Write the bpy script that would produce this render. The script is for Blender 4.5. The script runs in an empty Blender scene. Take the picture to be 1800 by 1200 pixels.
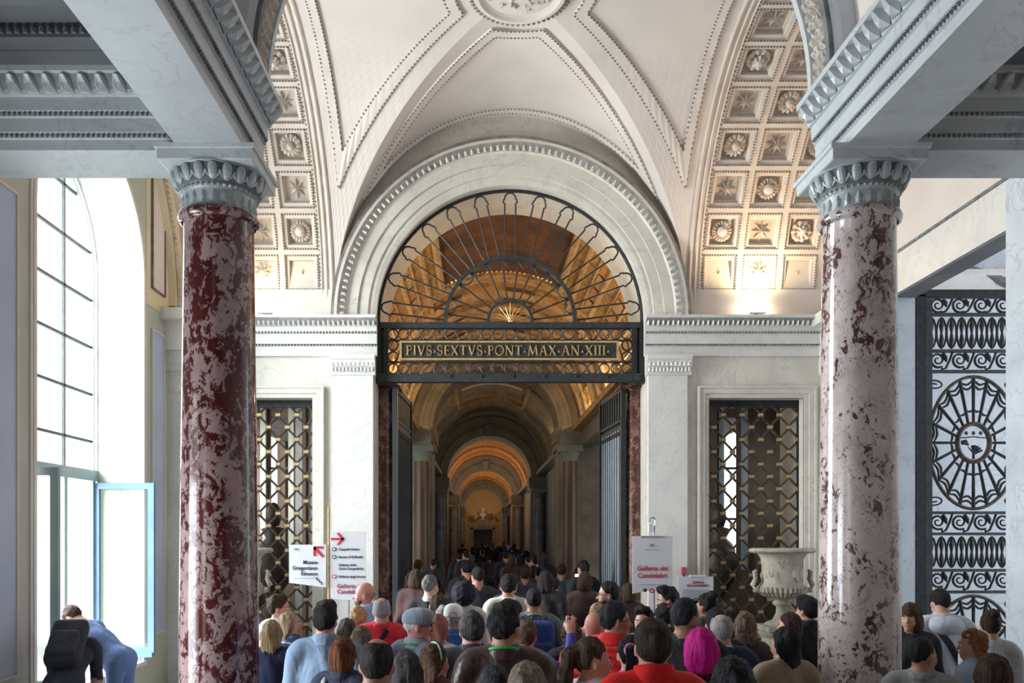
import bpy, math, random
import numpy as np
from mathutils import Vector, Matrix
random.seed(7); rng = np.random.RandomState(7)
S = bpy.context.scene; COL = S.collection
PI = math.pi
# ------------------------------------------------------------------ camera
FPX, VX, VY, CX, CZ = 1470.0, 842.0, 940.0, -0.434, 2.15
cam_d = bpy.data.cameras.new('camera'); cam = bpy.data.objects.new('camera', cam_d); COL.objects.link(cam)
cam.location = (CX, 0, CZ); cam.rotation_euler = (PI/2, 0, 0)
cam_d.sensor_width = 36.0; cam_d.lens = 36.0*FPX/1800.0
cam_d.shift_x = (900-VX)/1800.0; cam_d.shift_y = (VY-600)/1800.0
cam_d.clip_start = 0.05; cam_d.clip_end = 400
S.camera = cam
# ------------------------------------------------------------------ world, big lights, exposure
S.view_settings.view_transform = 'Standard'; S.view_settings.look = 'None'
S.view_settings.exposure = 0.42; S.view_settings.gamma = 1.0; S.view_settings.use_curve_mapping = False
W = bpy.data.worlds.new('sky'); S.world = W; W.use_nodes = True
bg = W.node_tree.nodes['Background']; bg.inputs[0].default_value = (0.91, 0.955, 1.0, 1); bg.inputs[1].default_value = 1.5
S.cycles.max_bounces = 7; S.cycles.diffuse_bounces = 5; S.cycles.glossy_bounces = 3
S.cycles.transparent_max_bounces = 12; S.cycles.transmission_bounces = 4
S.cycles.sample_clamp_indirect = 6.0
S.cycles.use_denoising = True
def area(name, loc, rot, sx, sy, power, col):
    l = bpy.data.lights.new(name, 'AREA'); l.shape = 'RECTANGLE'; l.size = sx; l.size_y = sy; l.energy = power; l.color = col
    o = bpy.data.objects.new(name, l); COL.objects.link(o); o.location = loc; o.rotation_euler = rot; return o
# daylight panels for the left windows, nearer one unseen, and an added vestibule panel
DAY = (0.84, 0.92, 1.0)
area('daylight', (-8.4, 9.08, 4.4), (0, -PI/2, 0), 7.0, 6.0, 3000, (0.95, 0.97, 1.0))
area('daylight', (-9.0, 3.3, 6.6), (0, -math.radians(54), 0), 4.5, 3.2, 1900, DAY)
area('daylight', (-5.35, 4.2, 1.7), (0, -PI/2, 0), 2.2, 2.0, 110, DAY)
area('daylight', (8.3, 8.6, 3.2), (0, PI/2, 0), 4.0, 3.6, 22, DAY)  # added panel brightening the room behind the gate

# ------------------------------------------------------------------ materials
MATS = {}
def nm(name):
    m = bpy.data.materials.new(name); m.use_nodes = True; nt = m.node_tree
    b = nt.nodes['Principled BSDF']; MATS[name] = m; return m, nt, b
def node(nt, t, **kw):
    n = nt.nodes.new(t)
    for k, v in kw.items():
        if k.startswith('i_'): n.inputs[k[2:].replace('_', ' ')].default_value = v
        else: setattr(n, k, v)
    return n
def ramp(nt, stops, src, interp='LINEAR'):
    r = nt.nodes.new('ShaderNodeValToRGB'); r.color_ramp.interpolation = interp; e = r.color_ramp.elements
    while len(e) < len(stops): e.new(0.5)
    for q, (p, c) in zip(e, stops): q.position = p; q.color = (*c, 1)
    nt.links.new(src, r.inputs[0]); return r.outputs[0]
def coords(nt, scale=(1, 1, 1), obj=True):
    tc = nt.nodes.new('ShaderNodeTexCoord'); mp = nt.nodes.new('ShaderNodeMapping'); mp.inputs['Scale'].default_value = scale
    nt.links.new(tc.outputs['Object'], mp.inputs[0]); return mp.outputs[0]
def bump(nt, b, src, strength=0.2, dist=0.01):
    bp = nt.nodes.new('ShaderNodeBump'); bp.inputs['Strength'].default_value = strength; bp.inputs['Distance'].default_value = dist
    nt.links.new(src, bp.inputs['Height']); nt.links.new(bp.outputs[0], b.inputs['Normal'])
def noise(nt, vec, scale, detail=4, rough=0.55, dist=0.0):
    n = nt.nodes.new('ShaderNodeTexNoise'); n.inputs['Scale'].default_value = scale; n.inputs['Detail'].default_value = detail
    n.inputs['Roughness'].default_value = rough; n.inputs['Distortion'].default_value = dist
    nt.links.new(vec, n.inputs['Vector']); return n.outputs['Fac']
def mottled(name, c0, c1, scale=3.0, rough=0.7, bmp=0.12, metal=0.0, stretch=(1, 1, 1), detail=5, fine=40, p0=0.3, p1=0.7):
    m, nt, b = nm(name); v = coords(nt, stretch); f = noise(nt, v, scale, detail)
    nt.links.new(ramp(nt, [(p0, c0), (p1, c1)], f), b.inputs['Base Color'])
    b.inputs['Roughness'].default_value = rough; b.inputs['Metallic'].default_value = metal
    if bmp: bump(nt, b, noise(nt, v, fine, 3), bmp, 0.006)
    return m
def mixc(nt, fac, a, b2):
    mx = nt.nodes.new('ShaderNodeMix'); mx.data_type = 'RGBA'
    for s, k in ((fac, 0), (a, 6), (b2, 7)):
        if hasattr(s, 'is_linked') or hasattr(s, 'links'): nt.links.new(s, mx.inputs[k])
        elif k == 0: mx.inputs[0].default_value = s
        else: mx.inputs[k].default_value = (*s, 1)
    return mx.outputs[2]
def marble(name, base, dark, vein, scale=2.2, rough=0.35, vs=1.3):
    m, nt, b = nm(name); v = coords(nt)
    f = noise(nt, v, scale, 6, 0.6, 0.4); g = noise(nt, v, vs, 5, 0.6, 1.6)
    col = ramp(nt, [(0.32, dark), (0.62, base)], f)
    vm = ramp(nt, [(0.485, (0, 0, 0)), (0.5, (1, 1, 1)), (0.515, (0, 0, 0))], g)
    c = mixc(nt, vm, col, vein); nt.links.new(c, b.inputs['Base Color'])
    b.inputs['Roughness'].default_value = rough; return m
def breccia(name, red, pale, edge, bias, rough=0.13, ew=0.25, warp=0.5, bs=4.2):
    m, nt, b = nm(name); v = coords(nt, (1, 1, 0.75))
    n1 = nt.nodes.new('ShaderNodeTexNoise'); n1.inputs['Scale'].default_value = 4.0; n1.inputs['Detail'].default_value = 5
    nt.links.new(v, n1.inputs['Vector'])
    ad = nt.nodes.new('ShaderNodeMixRGB'); ad.blend_type = 'ADD'; ad.inputs[0].default_value = warp
    nt.links.new(v, ad.inputs[1]); nt.links.new(n1.outputs['Color'], ad.inputs[2])
    vo = nt.nodes.new('ShaderNodeTexVoronoi'); vo.feature = 'DISTANCE_TO_EDGE'; vo.inputs['Scale'].default_value = 5.5
    nt.links.new(ad.outputs[0], vo.inputs['Vector'])
    vc = nt.nodes.new('ShaderNodeTexVoronoi'); vc.inputs['Scale'].default_value = 5.5; nt.links.new(ad.outputs[0], vc.inputs['Vector'])
    big = noise(nt, v, bs, 7, 0.72, 0.9); fine = noise(nt, v, 17, 6, 0.72, 1.0)
    mt = nt.nodes.new('ShaderNodeMath'); mt.operation = 'MULTIPLY_ADD'; nt.links.new(fine, mt.inputs[0]); mt.inputs[1].default_value = 1.0; nt.links.new(big, mt.inputs[2])
    hf = nt.nodes.new('ShaderNodeMath'); hf.operation = 'MULTIPLY'; nt.links.new(mt.outputs[0], hf.inputs[0]); hf.inputs[1].default_value = 0.5
    mask = ramp(nt, [(bias*.5-0.012, (0, 0, 0)), (bias*.5+0.012, (1, 1, 1))], hf.outputs[0])
    pl = ramp(nt, [(0.25, tuple(x*0.72 for x in pale)), (0.5, pale), (0.8, tuple(min(1, x*1.15) for x in pale))], noise(nt, v, 6, 5))
    rd = ramp(nt, [(0.3, tuple(x*0.55 for x in red)), (0.7, red)], noise(nt, v, 9, 5))
    c1 = mixc(nt, mask, rd, pl)
    ve = ramp(nt, [(0.0, (1, 1, 1)), (0.035, (0, 0, 0))], vo.outputs['Distance'])
    mm = nt.nodes.new('ShaderNodeMath'); mm.operation = 'MULTIPLY'; nt.links.new(ve, mm.inputs[0]); mm.inputs[1].default_value = ew
    c2 = mixc(nt, mm.outputs[0], c1, edge)
    nt.links.new(c2, b.inputs['Base Color']); b.inputs['Roughness'].default_value = rough
    b.inputs['Coat Weight'].default_value = 0.3; b.inputs['Coat Roughness'].default_value = 0.08
    return m
mottled('plaster', (0.66, 0.59, 0.55), (0.76, 0.69, 0.65), 0.9, 0.8, 0.08)
mottled('plaster_grime_shade', (0.15, 0.125, 0.11), (0.30, 0.26, 0.23), 9, 0.9, 0)
mottled('stucco', (0.60, 0.53, 0.47), (0.74, 0.67, 0.61), 2.2, 0.75, 0.12)
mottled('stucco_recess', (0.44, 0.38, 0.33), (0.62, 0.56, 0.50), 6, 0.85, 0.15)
mottled('plaster_yellow_lit', (0.66, 0.55, 0.36), (0.74, 0.66, 0.48), 0.8, 0.85, 0.06)
mottled('plaster_blue', (0.44, 0.50, 0.66), (0.54, 0.58, 0.70), 0.9, 0.85, 0.05)
mottled('plaster_greenish', (0.47, 0.48, 0.40), (0.54, 0.55, 0.47), 0.8, 0.85, 0.05)
marble('marble_white', (0.75, 0.73, 0.70), (0.66, 0.65, 0.63), (0.60, 0.61, 0.62))
marble('marble_warm', (0.73, 0.69, 0.62), (0.61, 0.575, 0.52), (0.56, 0.53, 0.49), 1.6)
marble('marble_blue', (0.62, 0.68, 0.75), (0.50, 0.56, 0.63), (0.44, 0.49, 0.56), 1.4)
marble('marble_beam', (0.58, 0.62, 0.65), (0.48, 0.52, 0.55), (0.45, 0.48, 0.51), 1.2)
marble('marble_green', (0.42, 0.47, 0.49), (0.28, 0.33, 0.35), (0.5, 0.52, 0.52), 5)
mottled('marble_grime_shade', (0.10, 0.11, 0.12), (0.24, 0.25, 0.26), 12, 0.8, 0)
mottled('leaf_shade', (0.20, 0.19, 0.18), (0.36, 0.34, 0.32), 12, 0.8, 0)
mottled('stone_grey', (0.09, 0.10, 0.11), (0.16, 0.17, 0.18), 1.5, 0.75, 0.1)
breccia('breccia_red', (0.10, 0.016, 0.018), (0.36, 0.25, 0.25), (0.12, 0.03, 0.035), 1.0)
breccia('breccia_pale', (0.13, 0.055, 0.06), (0.60, 0.52, 0.51), (0.20, 0.085, 0.10), 0.93, ew=.45, warp=.85, bs=2.8)
breccia('breccia_brown', (0.09, 0.028, 0.02), (0.24, 0.12, 0.085), (0.06, 0.03, 0.02), 1.02, 0.3)
mottled('iron', (0.012, 0.014, 0.016), (0.035, 0.038, 0.042), 14, 0.55, 0.2, 0.3)
mottled('iron_grey', (0.026, 0.030, 0.034), (0.055, 0.062, 0.070), 14, 0.5, 0.2, 0.3)
mottled('iron_lit', (0.14, 0.17, 0.21), (0.22, 0.26, 0.30), 10, 0.45, 0.2, 0.2, (1, 1, .1))  # pale blue-grey puts the light on the iron into its colour
mottled('bronze_dark', (0.05, 0.042, 0.035), (0.11, 0.09, 0.07), 14, 0.5, 0.2, 0.4)
mottled('gilt', (0.62, 0.40, 0.15), (0.85, 0.62, 0.30), 20, 0.38, 0.1, 0.55)
mottled('brass', (0.42, 0.26, 0.12), (0.62, 0.42, 0.22), 30, 0.42, 0.1, 0.5)
mottled('gold_stucco', (0.16, 0.085, 0.03), (0.55, 0.33, 0.11), 7, 0.6, 0.5, 0.1, detail=8, fine=60)
mottled('gold_stucco_pale', (0.30, 0.20, 0.10), (0.62, 0.43, 0.22), 9, 0.6, 0.4, 0.1, detail=8, fine=60)
mottled('fresco', (0.02, 0.012, 0.01), (0.17, 0.065, 0.028), 2.6, 0.7, 0, detail=9)
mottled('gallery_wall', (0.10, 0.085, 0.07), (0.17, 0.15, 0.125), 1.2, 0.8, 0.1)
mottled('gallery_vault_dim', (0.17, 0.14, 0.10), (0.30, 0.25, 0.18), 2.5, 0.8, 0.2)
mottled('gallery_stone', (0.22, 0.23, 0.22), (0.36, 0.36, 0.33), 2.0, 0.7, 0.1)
mottled('brown_stone', (0.07, 0.036, 0.02), (0.16, 0.085, 0.045), 3, 0.4, 0.05, stretch=(1, 1, .3))
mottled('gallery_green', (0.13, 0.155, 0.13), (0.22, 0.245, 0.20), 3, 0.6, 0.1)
mottled('gallery_orange', (0.34, 0.15, 0.05), (0.60, 0.31, 0.11), 4, 0.7, 0.3, detail=8)
marble('gallery_column', (0.30, 0.33, 0.37), (0.16, 0.18, 0.21), (0.5, 0.5, 0.5), 3)
mottled('gallery_brown', (0.10, 0.07, 0.05), (0.20, 0.145, 0.10), 1.2, 0.8, 0.1, stretch=(3, 3, .2))
mottled('vase_stone', (0.26, 0.23, 0.18), (0.52, 0.48, 0.40), 5, 0.75, 0.3)
mottled('sage_wood', (0.26, 0.35, 0.36), (0.33, 0.42, 0.43), 2, 0.45, 0.08)
mottled('blue_wood', (0.10, 0.20, 0.36), (0.15, 0.26, 0.42), 2, 0.4, 0.08)
mottled('floor_marble', (0.22, 0.21, 0.20), (0.36, 0.34, 0.32), 1.2, 0.3, 0)
mottled('sign_board', (0.80, 0.83, 0.89), (0.85, 0.87, 0.91), 1, 0.4, 0)
def flat(name, c, rough=0.6, metal=0.0, **kw):
    m, nt, b = nm(name); b.inputs['Base Color'].default_value = (*c, 1); b.inputs['Roughness'].default_value = rough; b.inputs['Metallic'].default_value = metal
    return m
flat('print_navy', (0.05, 0.06, 0.12)); flat('print_red', (0.62, 0.03, 0.06)); flat('print_maroon', (0.40, 0.06, 0.10)); flat('print_grey', (0.35, 0.37, 0.42))
flat('steel', (0.55, 0.55, 0.56), 0.3, 0.9)
def emis(name, c, s):
    m, nt, b = nm(name); b.inputs['Base Color'].default_value = (*c, 1); b.inputs['Emission Color'].default_value = (*c, 1); b.inputs['Emission Strength'].default_value = s
    return m
emis('lamp_glow', (1.0, 0.86, 0.62), 9); emis('screen_glow', (0.6, 0.75, 0.9), 2.0)
def glass(name, tint, gl=0.08):
    m, nt, b = nm(name); out = nt.nodes['Material Output']; nt.nodes.remove(b)
    t = nt.nodes.new('ShaderNodeBsdfTransparent'); t.inputs[0].default_value = (*tint, 1)
    g = nt.nodes.new('ShaderNodeBsdfGlossy'); g.inputs['Roughness'].default_value = 0.03
    mx = nt.nodes.new('ShaderNodeMixShader'); mx.inputs[0].default_value = gl
    nt.links.new(t.outputs[0], mx.inputs[1]); nt.links.new(g.outputs[0], mx.inputs[2]); nt.links.new(mx.outputs[0], out.inputs[0]); return m
glass('window_glass', (0.93, 0.96, 0.94))
def M(n): return MATS[n]

# ------------------------------------------------------------------ mesh helpers
def P(px, py, d): return Vector((CX+(px-VX)*d/FPX, d, CZ+(VY-py)*d/FPX))
class MB:
    def __init__(s): s.v = []; s.f = []; s.m = []; s.cm = 0
    def add(s, vs, fs, m=None):
        o = len(s.v); s.v.extend([tuple(map(float, p)) for p in vs]); s.f.extend([tuple(i+o for i in f) for f in fs]); s.m.extend([s.cm if m is None else m]*len(fs)); return s
    def box(s, x0, x1, y0, y1, z0, z1, m=None):
        x0, x1 = min(x0, x1), max(x0, x1); y0, y1 = min(y0, y1), max(y0, y1); z0, z1 = min(z0, z1), max(z0, z1)
        return s.add([(x0,y0,z0),(x1,y0,z0),(x1,y1,z0),(x0,y1,z0),(x0,y0,z1),(x1,y0,z1),(x1,y1,z1),(x0,y1,z1)],
                     [(0,3,2,1),(4,5,6,7),(0,1,5,4),(1,2,6,5),(2,3,7,6),(3,0,4,7)], m)
    def grid(s, rows, cu=False, cv=False, m=None):
        n = len(rows); k = len(rows[0]); fs = []
        for i in range(n if cu else n-1):
            for j in range(k if cv else k-1):
                a, b2 = i, (i+1) % n; c, d = j, (j+1) % k
                fs.append((a*k+c, a*k+d, b2*k+d, b2*k+c))
        return s.add([p for r in rows for p in r], fs, m)
    def prism(s, prof, vec, caps=True, m=None):
        n = len(prof); vs = [Vector(p) for p in prof]; vec = Vector(vec)
        fs = [(i, (i+1) % n, n+(i+1) % n, n+i) for i in range(n)]
        if caps: fs += [tuple(range(n))[::-1], tuple(range(n, 2*n))]
        return s.add(vs+[p+vec for p in vs], fs, m)
    def tube(s, path, r, n=6, closed=False, caps=True, m=None, up=(0, 0, 1), flatn=1.0):
        ps = [Vector(p) for p in path]; k = len(ps); rows = []; up = Vector(up)
        for i, p in enumerate(ps):
            if closed: t = ps[(i+1) % k]-ps[i-1]
            else: t = ps[min(i+1, k-1)]-ps[max(i-1, 0)]
            if t.length < 1e-9: t = Vector((0, 0, 1))
            t.normalize(); a = t.cross(up)
            if a.length < 1e-3: a = t.cross(Vector((0.3, 1, 0.1)))
            a.normalize(); b2 = a.cross(t); rr = r[i] if isinstance(r, (list, tuple)) else r
            rows.append([p+a*(rr*math.cos(2*PI*j/n+PI/n))+b2*(rr*flatn*math.sin(2*PI*j/n+PI/n)) for j in range(n)])
        o = len(s.v); s.grid(rows, closed, True, m)
        if caps and not closed:
            s.f += [tuple(o+j for j in range(n))[::-1], tuple(o+(k-1)*n+j for j in range(n))]; s.m += [s.cm if m is None else m]*2
        return s
    def lathe(s, prof, c=(0, 0, 0), n=32, a0=0, a1=2*PI, m=None):
        full = abs(a1-a0-2*PI) < 1e-6; k = n if full else n+1
        rows = [[(c[0]+r*math.cos(a0+(a1-a0)*j/n), c[1]+r*math.sin(a0+(a1-a0)*j/n), c[2]+z) for j in range(k)] for r, z in prof]
        return s.grid(rows, False, full, m)
    def arch(s, prof, cx, cz, a0=0, a1=PI, n=48, closed=True, m=None):
        """profile of (radius, y) swept round an arch in the XZ plane"""
        rows = [[(cx+r*math.cos(a0+(a1-a0)*i/n), y, cz+r*math.sin(a0+(a1-a0)*i/n)) for r, y in prof] for i in range(n+1)]
        return s.grid(rows, False, closed, m)
    def place(s, tv, tf, frames, m=None):
        tv = np.asarray(tv, float)
        for o, ax, ay, az in frames:
            q = np.asarray(o)+tv[:, :1]*np.asarray(ax)+tv[:, 1:2]*np.asarray(ay)+tv[:, 2:3]*np.asarray(az)
            s.add(q.tolist(), tf, m)
        return s
    def build(s, name, mat, parent=None, smooth=False, kind=None, label=None):
        me = bpy.data.meshes.new(name); off = tuple(parent.get('_o', (0, 0, 0))) if parent is not None else (0, 0, 0)
        v = s.v if off == (0, 0, 0) else [(a-off[0], b2-off[1], c-off[2]) for a, b2, c in s.v]
        me.from_pydata(v, [], s.f); mats = mat if isinstance(mat, (list, tuple)) else [mat]
        for q in mats: me.materials.append(M(q) if isinstance(q, str) else q)
        if len(mats) > 1: me.polygons.foreach_set('material_index', s.m)
        if smooth: me.polygons.foreach_set('use_smooth', [True]*len(s.f))
        me.update(); return link(name, me, parent, kind, label, off)
def link(name, me, parent=None, kind=None, label=None, off=(0, 0, 0)):
    o = bpy.data.objects.new(name, me); COL.objects.link(o)
    if parent is not None: o.parent = parent; o['_o'] = off
    if kind: o['kind'] = kind
    if label: o['label'] = label
    return o
def thing(name, label, cat, loc=(0, 0, 0), group=None):
    o = bpy.data.objects.new(name, None); COL.objects.link(o); o.location = loc; o['_o'] = tuple(loc); o.empty_display_size = 0.1
    tag(o, label, cat, group); return o
def tag(o, label, cat, group=None):
    o['label'] = label; o['category'] = cat
    if group: o['group'] = group
    return o
def recalc(o):
    import bmesh
    bm = bmesh.new(); bm.from_mesh(o.data); bmesh.ops.remove_doubles(bm, verts=bm.verts, dist=1e-5); bmesh.ops.recalc_face_normals(bm, faces=bm.faces); bm.to_mesh(o.data); bm.free(); return o
# small relief templates: local x along the row, y out of the wall, z up
LEAF_V = [(-.42,0,0),(-.46,0,.55),(-.2,0,.95),(.2,0,.95),(.46,0,.55),(.42,0,0),(0,.5,.1),(-.24,.42,.5),(0,.55,.62),(.24,.42,.5),(0,.2,1.0)]
LEAF_F = [(0,6,7,1),(6,8,7),(6,9,8),(6,5,4,9),(1,7,2),(7,8,10,2),(8,9,3,10),(9,4,3),(0,5,6)]
BEAD_V = [(-.4,0,0),(0,0,-.5),(.4,0,0),(0,0,.5),(0,.6,0)]
BEAD_F = [(0,1,4),(1,2,4),(2,3,4),(3,0,4)]
def line_frames(p0, p1, step, out, w=None, h=None, up=(0, 0, 1)):
    p0 = np.array(p0, float); p1 = np.array(p1, float); L = np.linalg.norm(p1-p0); t = (p1-p0)/L; n = max(1, int(round(L/step))); st = L/n
    out = np.array(out, float); up = np.array(up, float); w = w or st; h = h or st
    return [(p0+t*st*(i+.5), t*w, out*h, up*h) for i in range(n)]
def arc_frames(cx, y, cz, r, step, a0=0, a1=PI, outv=(0, -1, 0), w=None, h=None):
    n = int(round(r*(a1-a0)/step)); res = []; st = r*(a1-a0)/n
    for i in range(n):
        a = a0+(a1-a0)*(i+.5)/n; rad = np.array((math.cos(a), 0, math.sin(a))); tan = np.array((-math.sin(a), 0, math.cos(a)))
        res.append((np.array((cx, y, cz))+rad*r, tan*(w or st), np.array(outv, float)*(h or st), rad*(h or st)))
    return res
# ------------------------------------------------------------------ THE SETTING
YB, YF = 11.5, 6.13                      # back wall face, rear of the column line
YC, RB, ZV, HV, AV = (YB+YF)/2, (YB-YF)/2, 5.22, 2.68, 2.42
ZC = 5.11                                # top of the wall cornice
XW = 4.6                                 # side walls
fl = MB().box(-9, 9.5, -5, 94, -0.2, 0.0).build('floor', 'floor_marble', kind='structure')
# ---- back wall with arch and two grille openings
GX0, GX1, GZ0, GZ1 = 2.72, 4.03, 0.62, 4.03
RO = 1.86; WT = 0.9
wb = MB()
for s in (-1, 1):
    for x0, x1, z0, z1 in ((RO, GX0, 0, ZC), (GX0, GX1, 0, GZ0), (GX0, GX1, GZ1, ZC), (GX1, 4.9, 0, ZC)):
        wb.box(s*x0, s*x1, YB, YB+WT, z0, z1)
    for x0, x1 in ((2.46, 4.9),):
        wb.box(s*x0, s*x1, YB, YB+WT, ZC, 8.4)
n = 64; rows = []
for i in range(n+1):
    a = PI*i/n; c, q = math.cos(a), math.sin(a); k = min(2.46/max(abs(c), 1e-6), 3.29/max(q, 1e-6))
    rows.append([(k*c, YB, ZC+k*q), (RO*c, YB, ZC+RO*q), (1.79*c, YB+WT, ZC+1.79*q), (k*c, YB+WT, ZC+k*q)])
wb.grid(rows)
wall_back = wb.build('wall_back', 'marble_warm', kind='structure')
# archivolt
pr = [(1.84, YB+.02), (1.84, YB-.03), (1.90, YB-.05), (1.95, YB-.05), (1.955, YB-.075), (2.09, YB-.085), (2.095, YB-.11), (2.23, YB-.12), (2.25, YB-.15), (2.36, YB-.20), (2.40, YB-.20), (2.40, YB+.02)]
recalc(MB().arch(pr, 0, ZC, n=72, closed=False).build('archivolt', 'marble_warm', wall_back))
o = MB().place(LEAF_V, LEAF_F, arc_frames(0, YB-.145, ZC, 2.255, .088, w=.078, h=.10, outv=(0, -.85, 0))).build('leaf_moulding', ['marble_warm'], wall_back, kind='stuff')
MB().place(BEAD_V, BEAD_F, arc_frames(0, YB-.088, ZC, 2.105, .044, w=.040, h=.046)).build('bead_moulding', 'marble_grime_shade', wall_back, kind='stuff')
MB().arch([(2.398, YB-.20), (2.398, YB+.0), (2.44, YB+.0), (2.44, YB-.20)], 0, ZC, n=72).build('painted_shadow_line', 'plaster_grime_shade', wall_back)  # dark strip painted where the archivolt casts its shadow
recalc(MB().arch([(2.252, YB-.152), (2.358, YB-.2005), (2.358, YB-.19), (2.252, YB-.14)], 0, ZC, n=72).build('leaf_bed', 'leaf_shade', wall_back))  # darker bed paints the shade between the leaves
# entablature, pilasters and window frames
def cyma(mb, prof, x0, x1, y):            # straight moulding along X: (out, z)
    mb.prism([(x0, y-o_, z) for o_, z in prof], (x1-x0, 0, 0))
ENT = [(0, 4.60), (.05, 4.60), (.05, 4.735), (.065, 4.74), (.065, 4.755), (.08, 4.76), (.08, 4.895), (.095, 4.90), (.10, 4.93), (.10, 4.985), (.13, 5.0), (.20, 5.085), (.22, 5.09), (.22, 5.125), (0, 5.125)]
for s in (-1, 1):
    m_ = MB(); x0, x1 = s*1.83, s*4.6; cyma(m_, ENT, x0, x1, YB); recalc(m_.build('entablature', 'marble_white', wall_back))
    MB().place(LEAF_V, LEAF_F, line_frames((x0, YB-.135, 4.995), (x1, YB-.135, 4.995), .068, (0, -1.0, 0), .058, .095)).build('leaf_moulding', 'marble_white', wall_back, kind='stuff')
    q_ = MB(); cyma(q_, [(.12, 5.0), (.132, 4.998), (.202, 5.083), (.19, 5.085)], x0, x1, YB); q_.build('leaf_bed', 'leaf_shade', wall_back)  # dark strip gives the leaf row its shade
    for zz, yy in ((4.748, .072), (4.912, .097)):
        MB().place(BEAD_V, BEAD_F, line_frames((x0, YB-yy, zz), (x1, YB-yy, zz), 0.044, (0, -1, 0), .040, .046)).build('bead_moulding', 'marble_grime_shade', wall_back, kind='stuff')
    pil = MB().box(s*1.88, s*2.41, YB-.09, YB, 0, 4.34).build('pilaster', 'marble_white', wall_back)
    MB().box(s*1.86, s*2.45, YB-.14, YB, 0, .3).build('plinth', 'marble_white', pil)
    cap = MB(); cyma(cap, [(0, 4.33), (.11, 4.33), (.12, 4.35), (.11, 4.37), (.11, 4.44), (.13, 4.45), (.15, 4.53), (.17, 4.54), (.18, 4.60), (0, 4.60)], s*1.85, s*2.46, YB); recalc(cap.build('capital', 'marble_white', pil))
    for zz, h_, st in ((4.452, .075, .062), (4.375, .06, .05)):
        MB().place(LEAF_V, LEAF_F, line_frames((s*1.86, YB-.125, zz), (s*2.45, YB-.125, zz), st, (0, -.6, 0), st*.9, h_)).build('egg_moulding', 'marble_white', pil, kind='stuff')
    # window frame around the grille
    for i, (w0, w1, yo) in enumerate(((0, .06, .03), (.06, .13, .055), (.13, .16, .075))):
        f = MB()
        f.box(s*(GX0-w1), s*(GX0-w0), YB-yo, YB+.02, GZ0, GZ1+w1).box(s*(GX1+w0), s*(GX1+w1), YB-yo, YB+.02, GZ0, GZ1+w1).box(s*(GX0-w0), s*(GX1+w0), YB-yo, YB+.02, GZ1+w0, GZ1+w1)
        f.build('window_frame', 'marble_warm', wall_back)
    MB().box(s*2.455, s*4.6, YB-.03, YB, ZC, ZV+.3).build('impost_band', 'plaster', wall_back)
    MB().box(s*4.28, s*4.6, YB-.32, YB, 0, 4.34).build('corner_pilaster', 'marble_white', wall_back)
    c2 = MB(); c2.box(s*4.24, s*4.6, YB-.38, YB, 4.34, 4.60).box(s*4.22, s*4.6, YB-.46, YB, 4.60, 4.98).box(s*4.10, s*4.6, YB-.58, YB, 4.98, 5.125)
    c2.build('corner_cornice', 'marble_white', wall_back)

# ---- vault over the crossing
def vz(s_, t_):
    return ZV+HV*math.sqrt(max(0, 1-min(abs(s_), abs(t_))**2))
def vpt(s_, t_, off=0.0):
    if abs(t_) >= abs(s_): nrm = Vector((-s_/AV, 0, -math.sqrt(max(0, 1-s_*s_))/HV))
    else: nrm = Vector((0, -t_/RB, -math.sqrt(max(0, 1-t_*t_))/HV))
    nrm.normalize(); return Vector((AV*s_, YC+RB*t_, vz(s_, t_)))+nrm*off
vm_ = MB(); N = 24
for w in range(4):
    rows = []
    for i in range(N+1):
        ph = PI/2*i/N; v_ = math.sin(ph)
        r_ = []
        for j in range(2*N+1):
            u_ = math.sin(ph*(j/N-1)); st = [(u_, v_), (u_, -v_), (v_, u_), (-v_, u_)][w]
            r_.append((AV*st[0], YC+RB*st[1], ZV+HV*math.sqrt(max(0, 1-u_*u_))))
        rows.append(r_)
    vm_.grid(rows)
ceiling = vm_.build('ceiling', 'plaster', kind='structure')
recalc(ceiling)
for p in ceiling.data.polygons: p.use_smooth = False
def lift(poly, step=0.05):                # densify a closed plan polygon (s,t)
    res = []
    for a, b2 in zip(poly, poly[1:]+poly[:1]):
        L = math.hypot((a[0]-b2[0])*AV, (a[1]-b2[1])*RB); k = max(1, int(L/step))
        res += [(a[0]+(b2[0]-a[0])*i/k, a[1]+(b2[1]-a[1])*i/k) for i in range(k)]
    return res
def panel_poly(w, de, ep, rho):
    # web outline in plan, cut by the medallion circle (radius rho in metres)
    def rot(s_, t_): return [(s_, t_), (s_, -t_), (t_, s_), (-t_, s_)][w]
    top = 1-ep; c = top-de
    pts = [(-c, top), (c, top)]
    # intersection of right side line t=s+de with circle
    f = lambda q: math.hypot(AV*q, RB*(q+de)) if w < 2 else math.hypot(RB*q, AV*(q+de))
    q = 0.0
    if f(0) < rho:
        while f(q) < rho: q += 0.002
    pts.append((q, q+de))
    if q > 0:
        a0 = math.atan2(q+de, q)
        for i in range(1, 12):
            x = q-2*q*i/12
            t_ = de
            while (math.hypot(AV*x, RB*t_) if w < 2 else math.hypot(RB*x, AV*t_)) < rho: t_ += 0.002
            pts.append((x, max(t_, abs(x)+de)))
        pts.append((-q, q+de))
    return [rot(*p) for p in pts]
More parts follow.
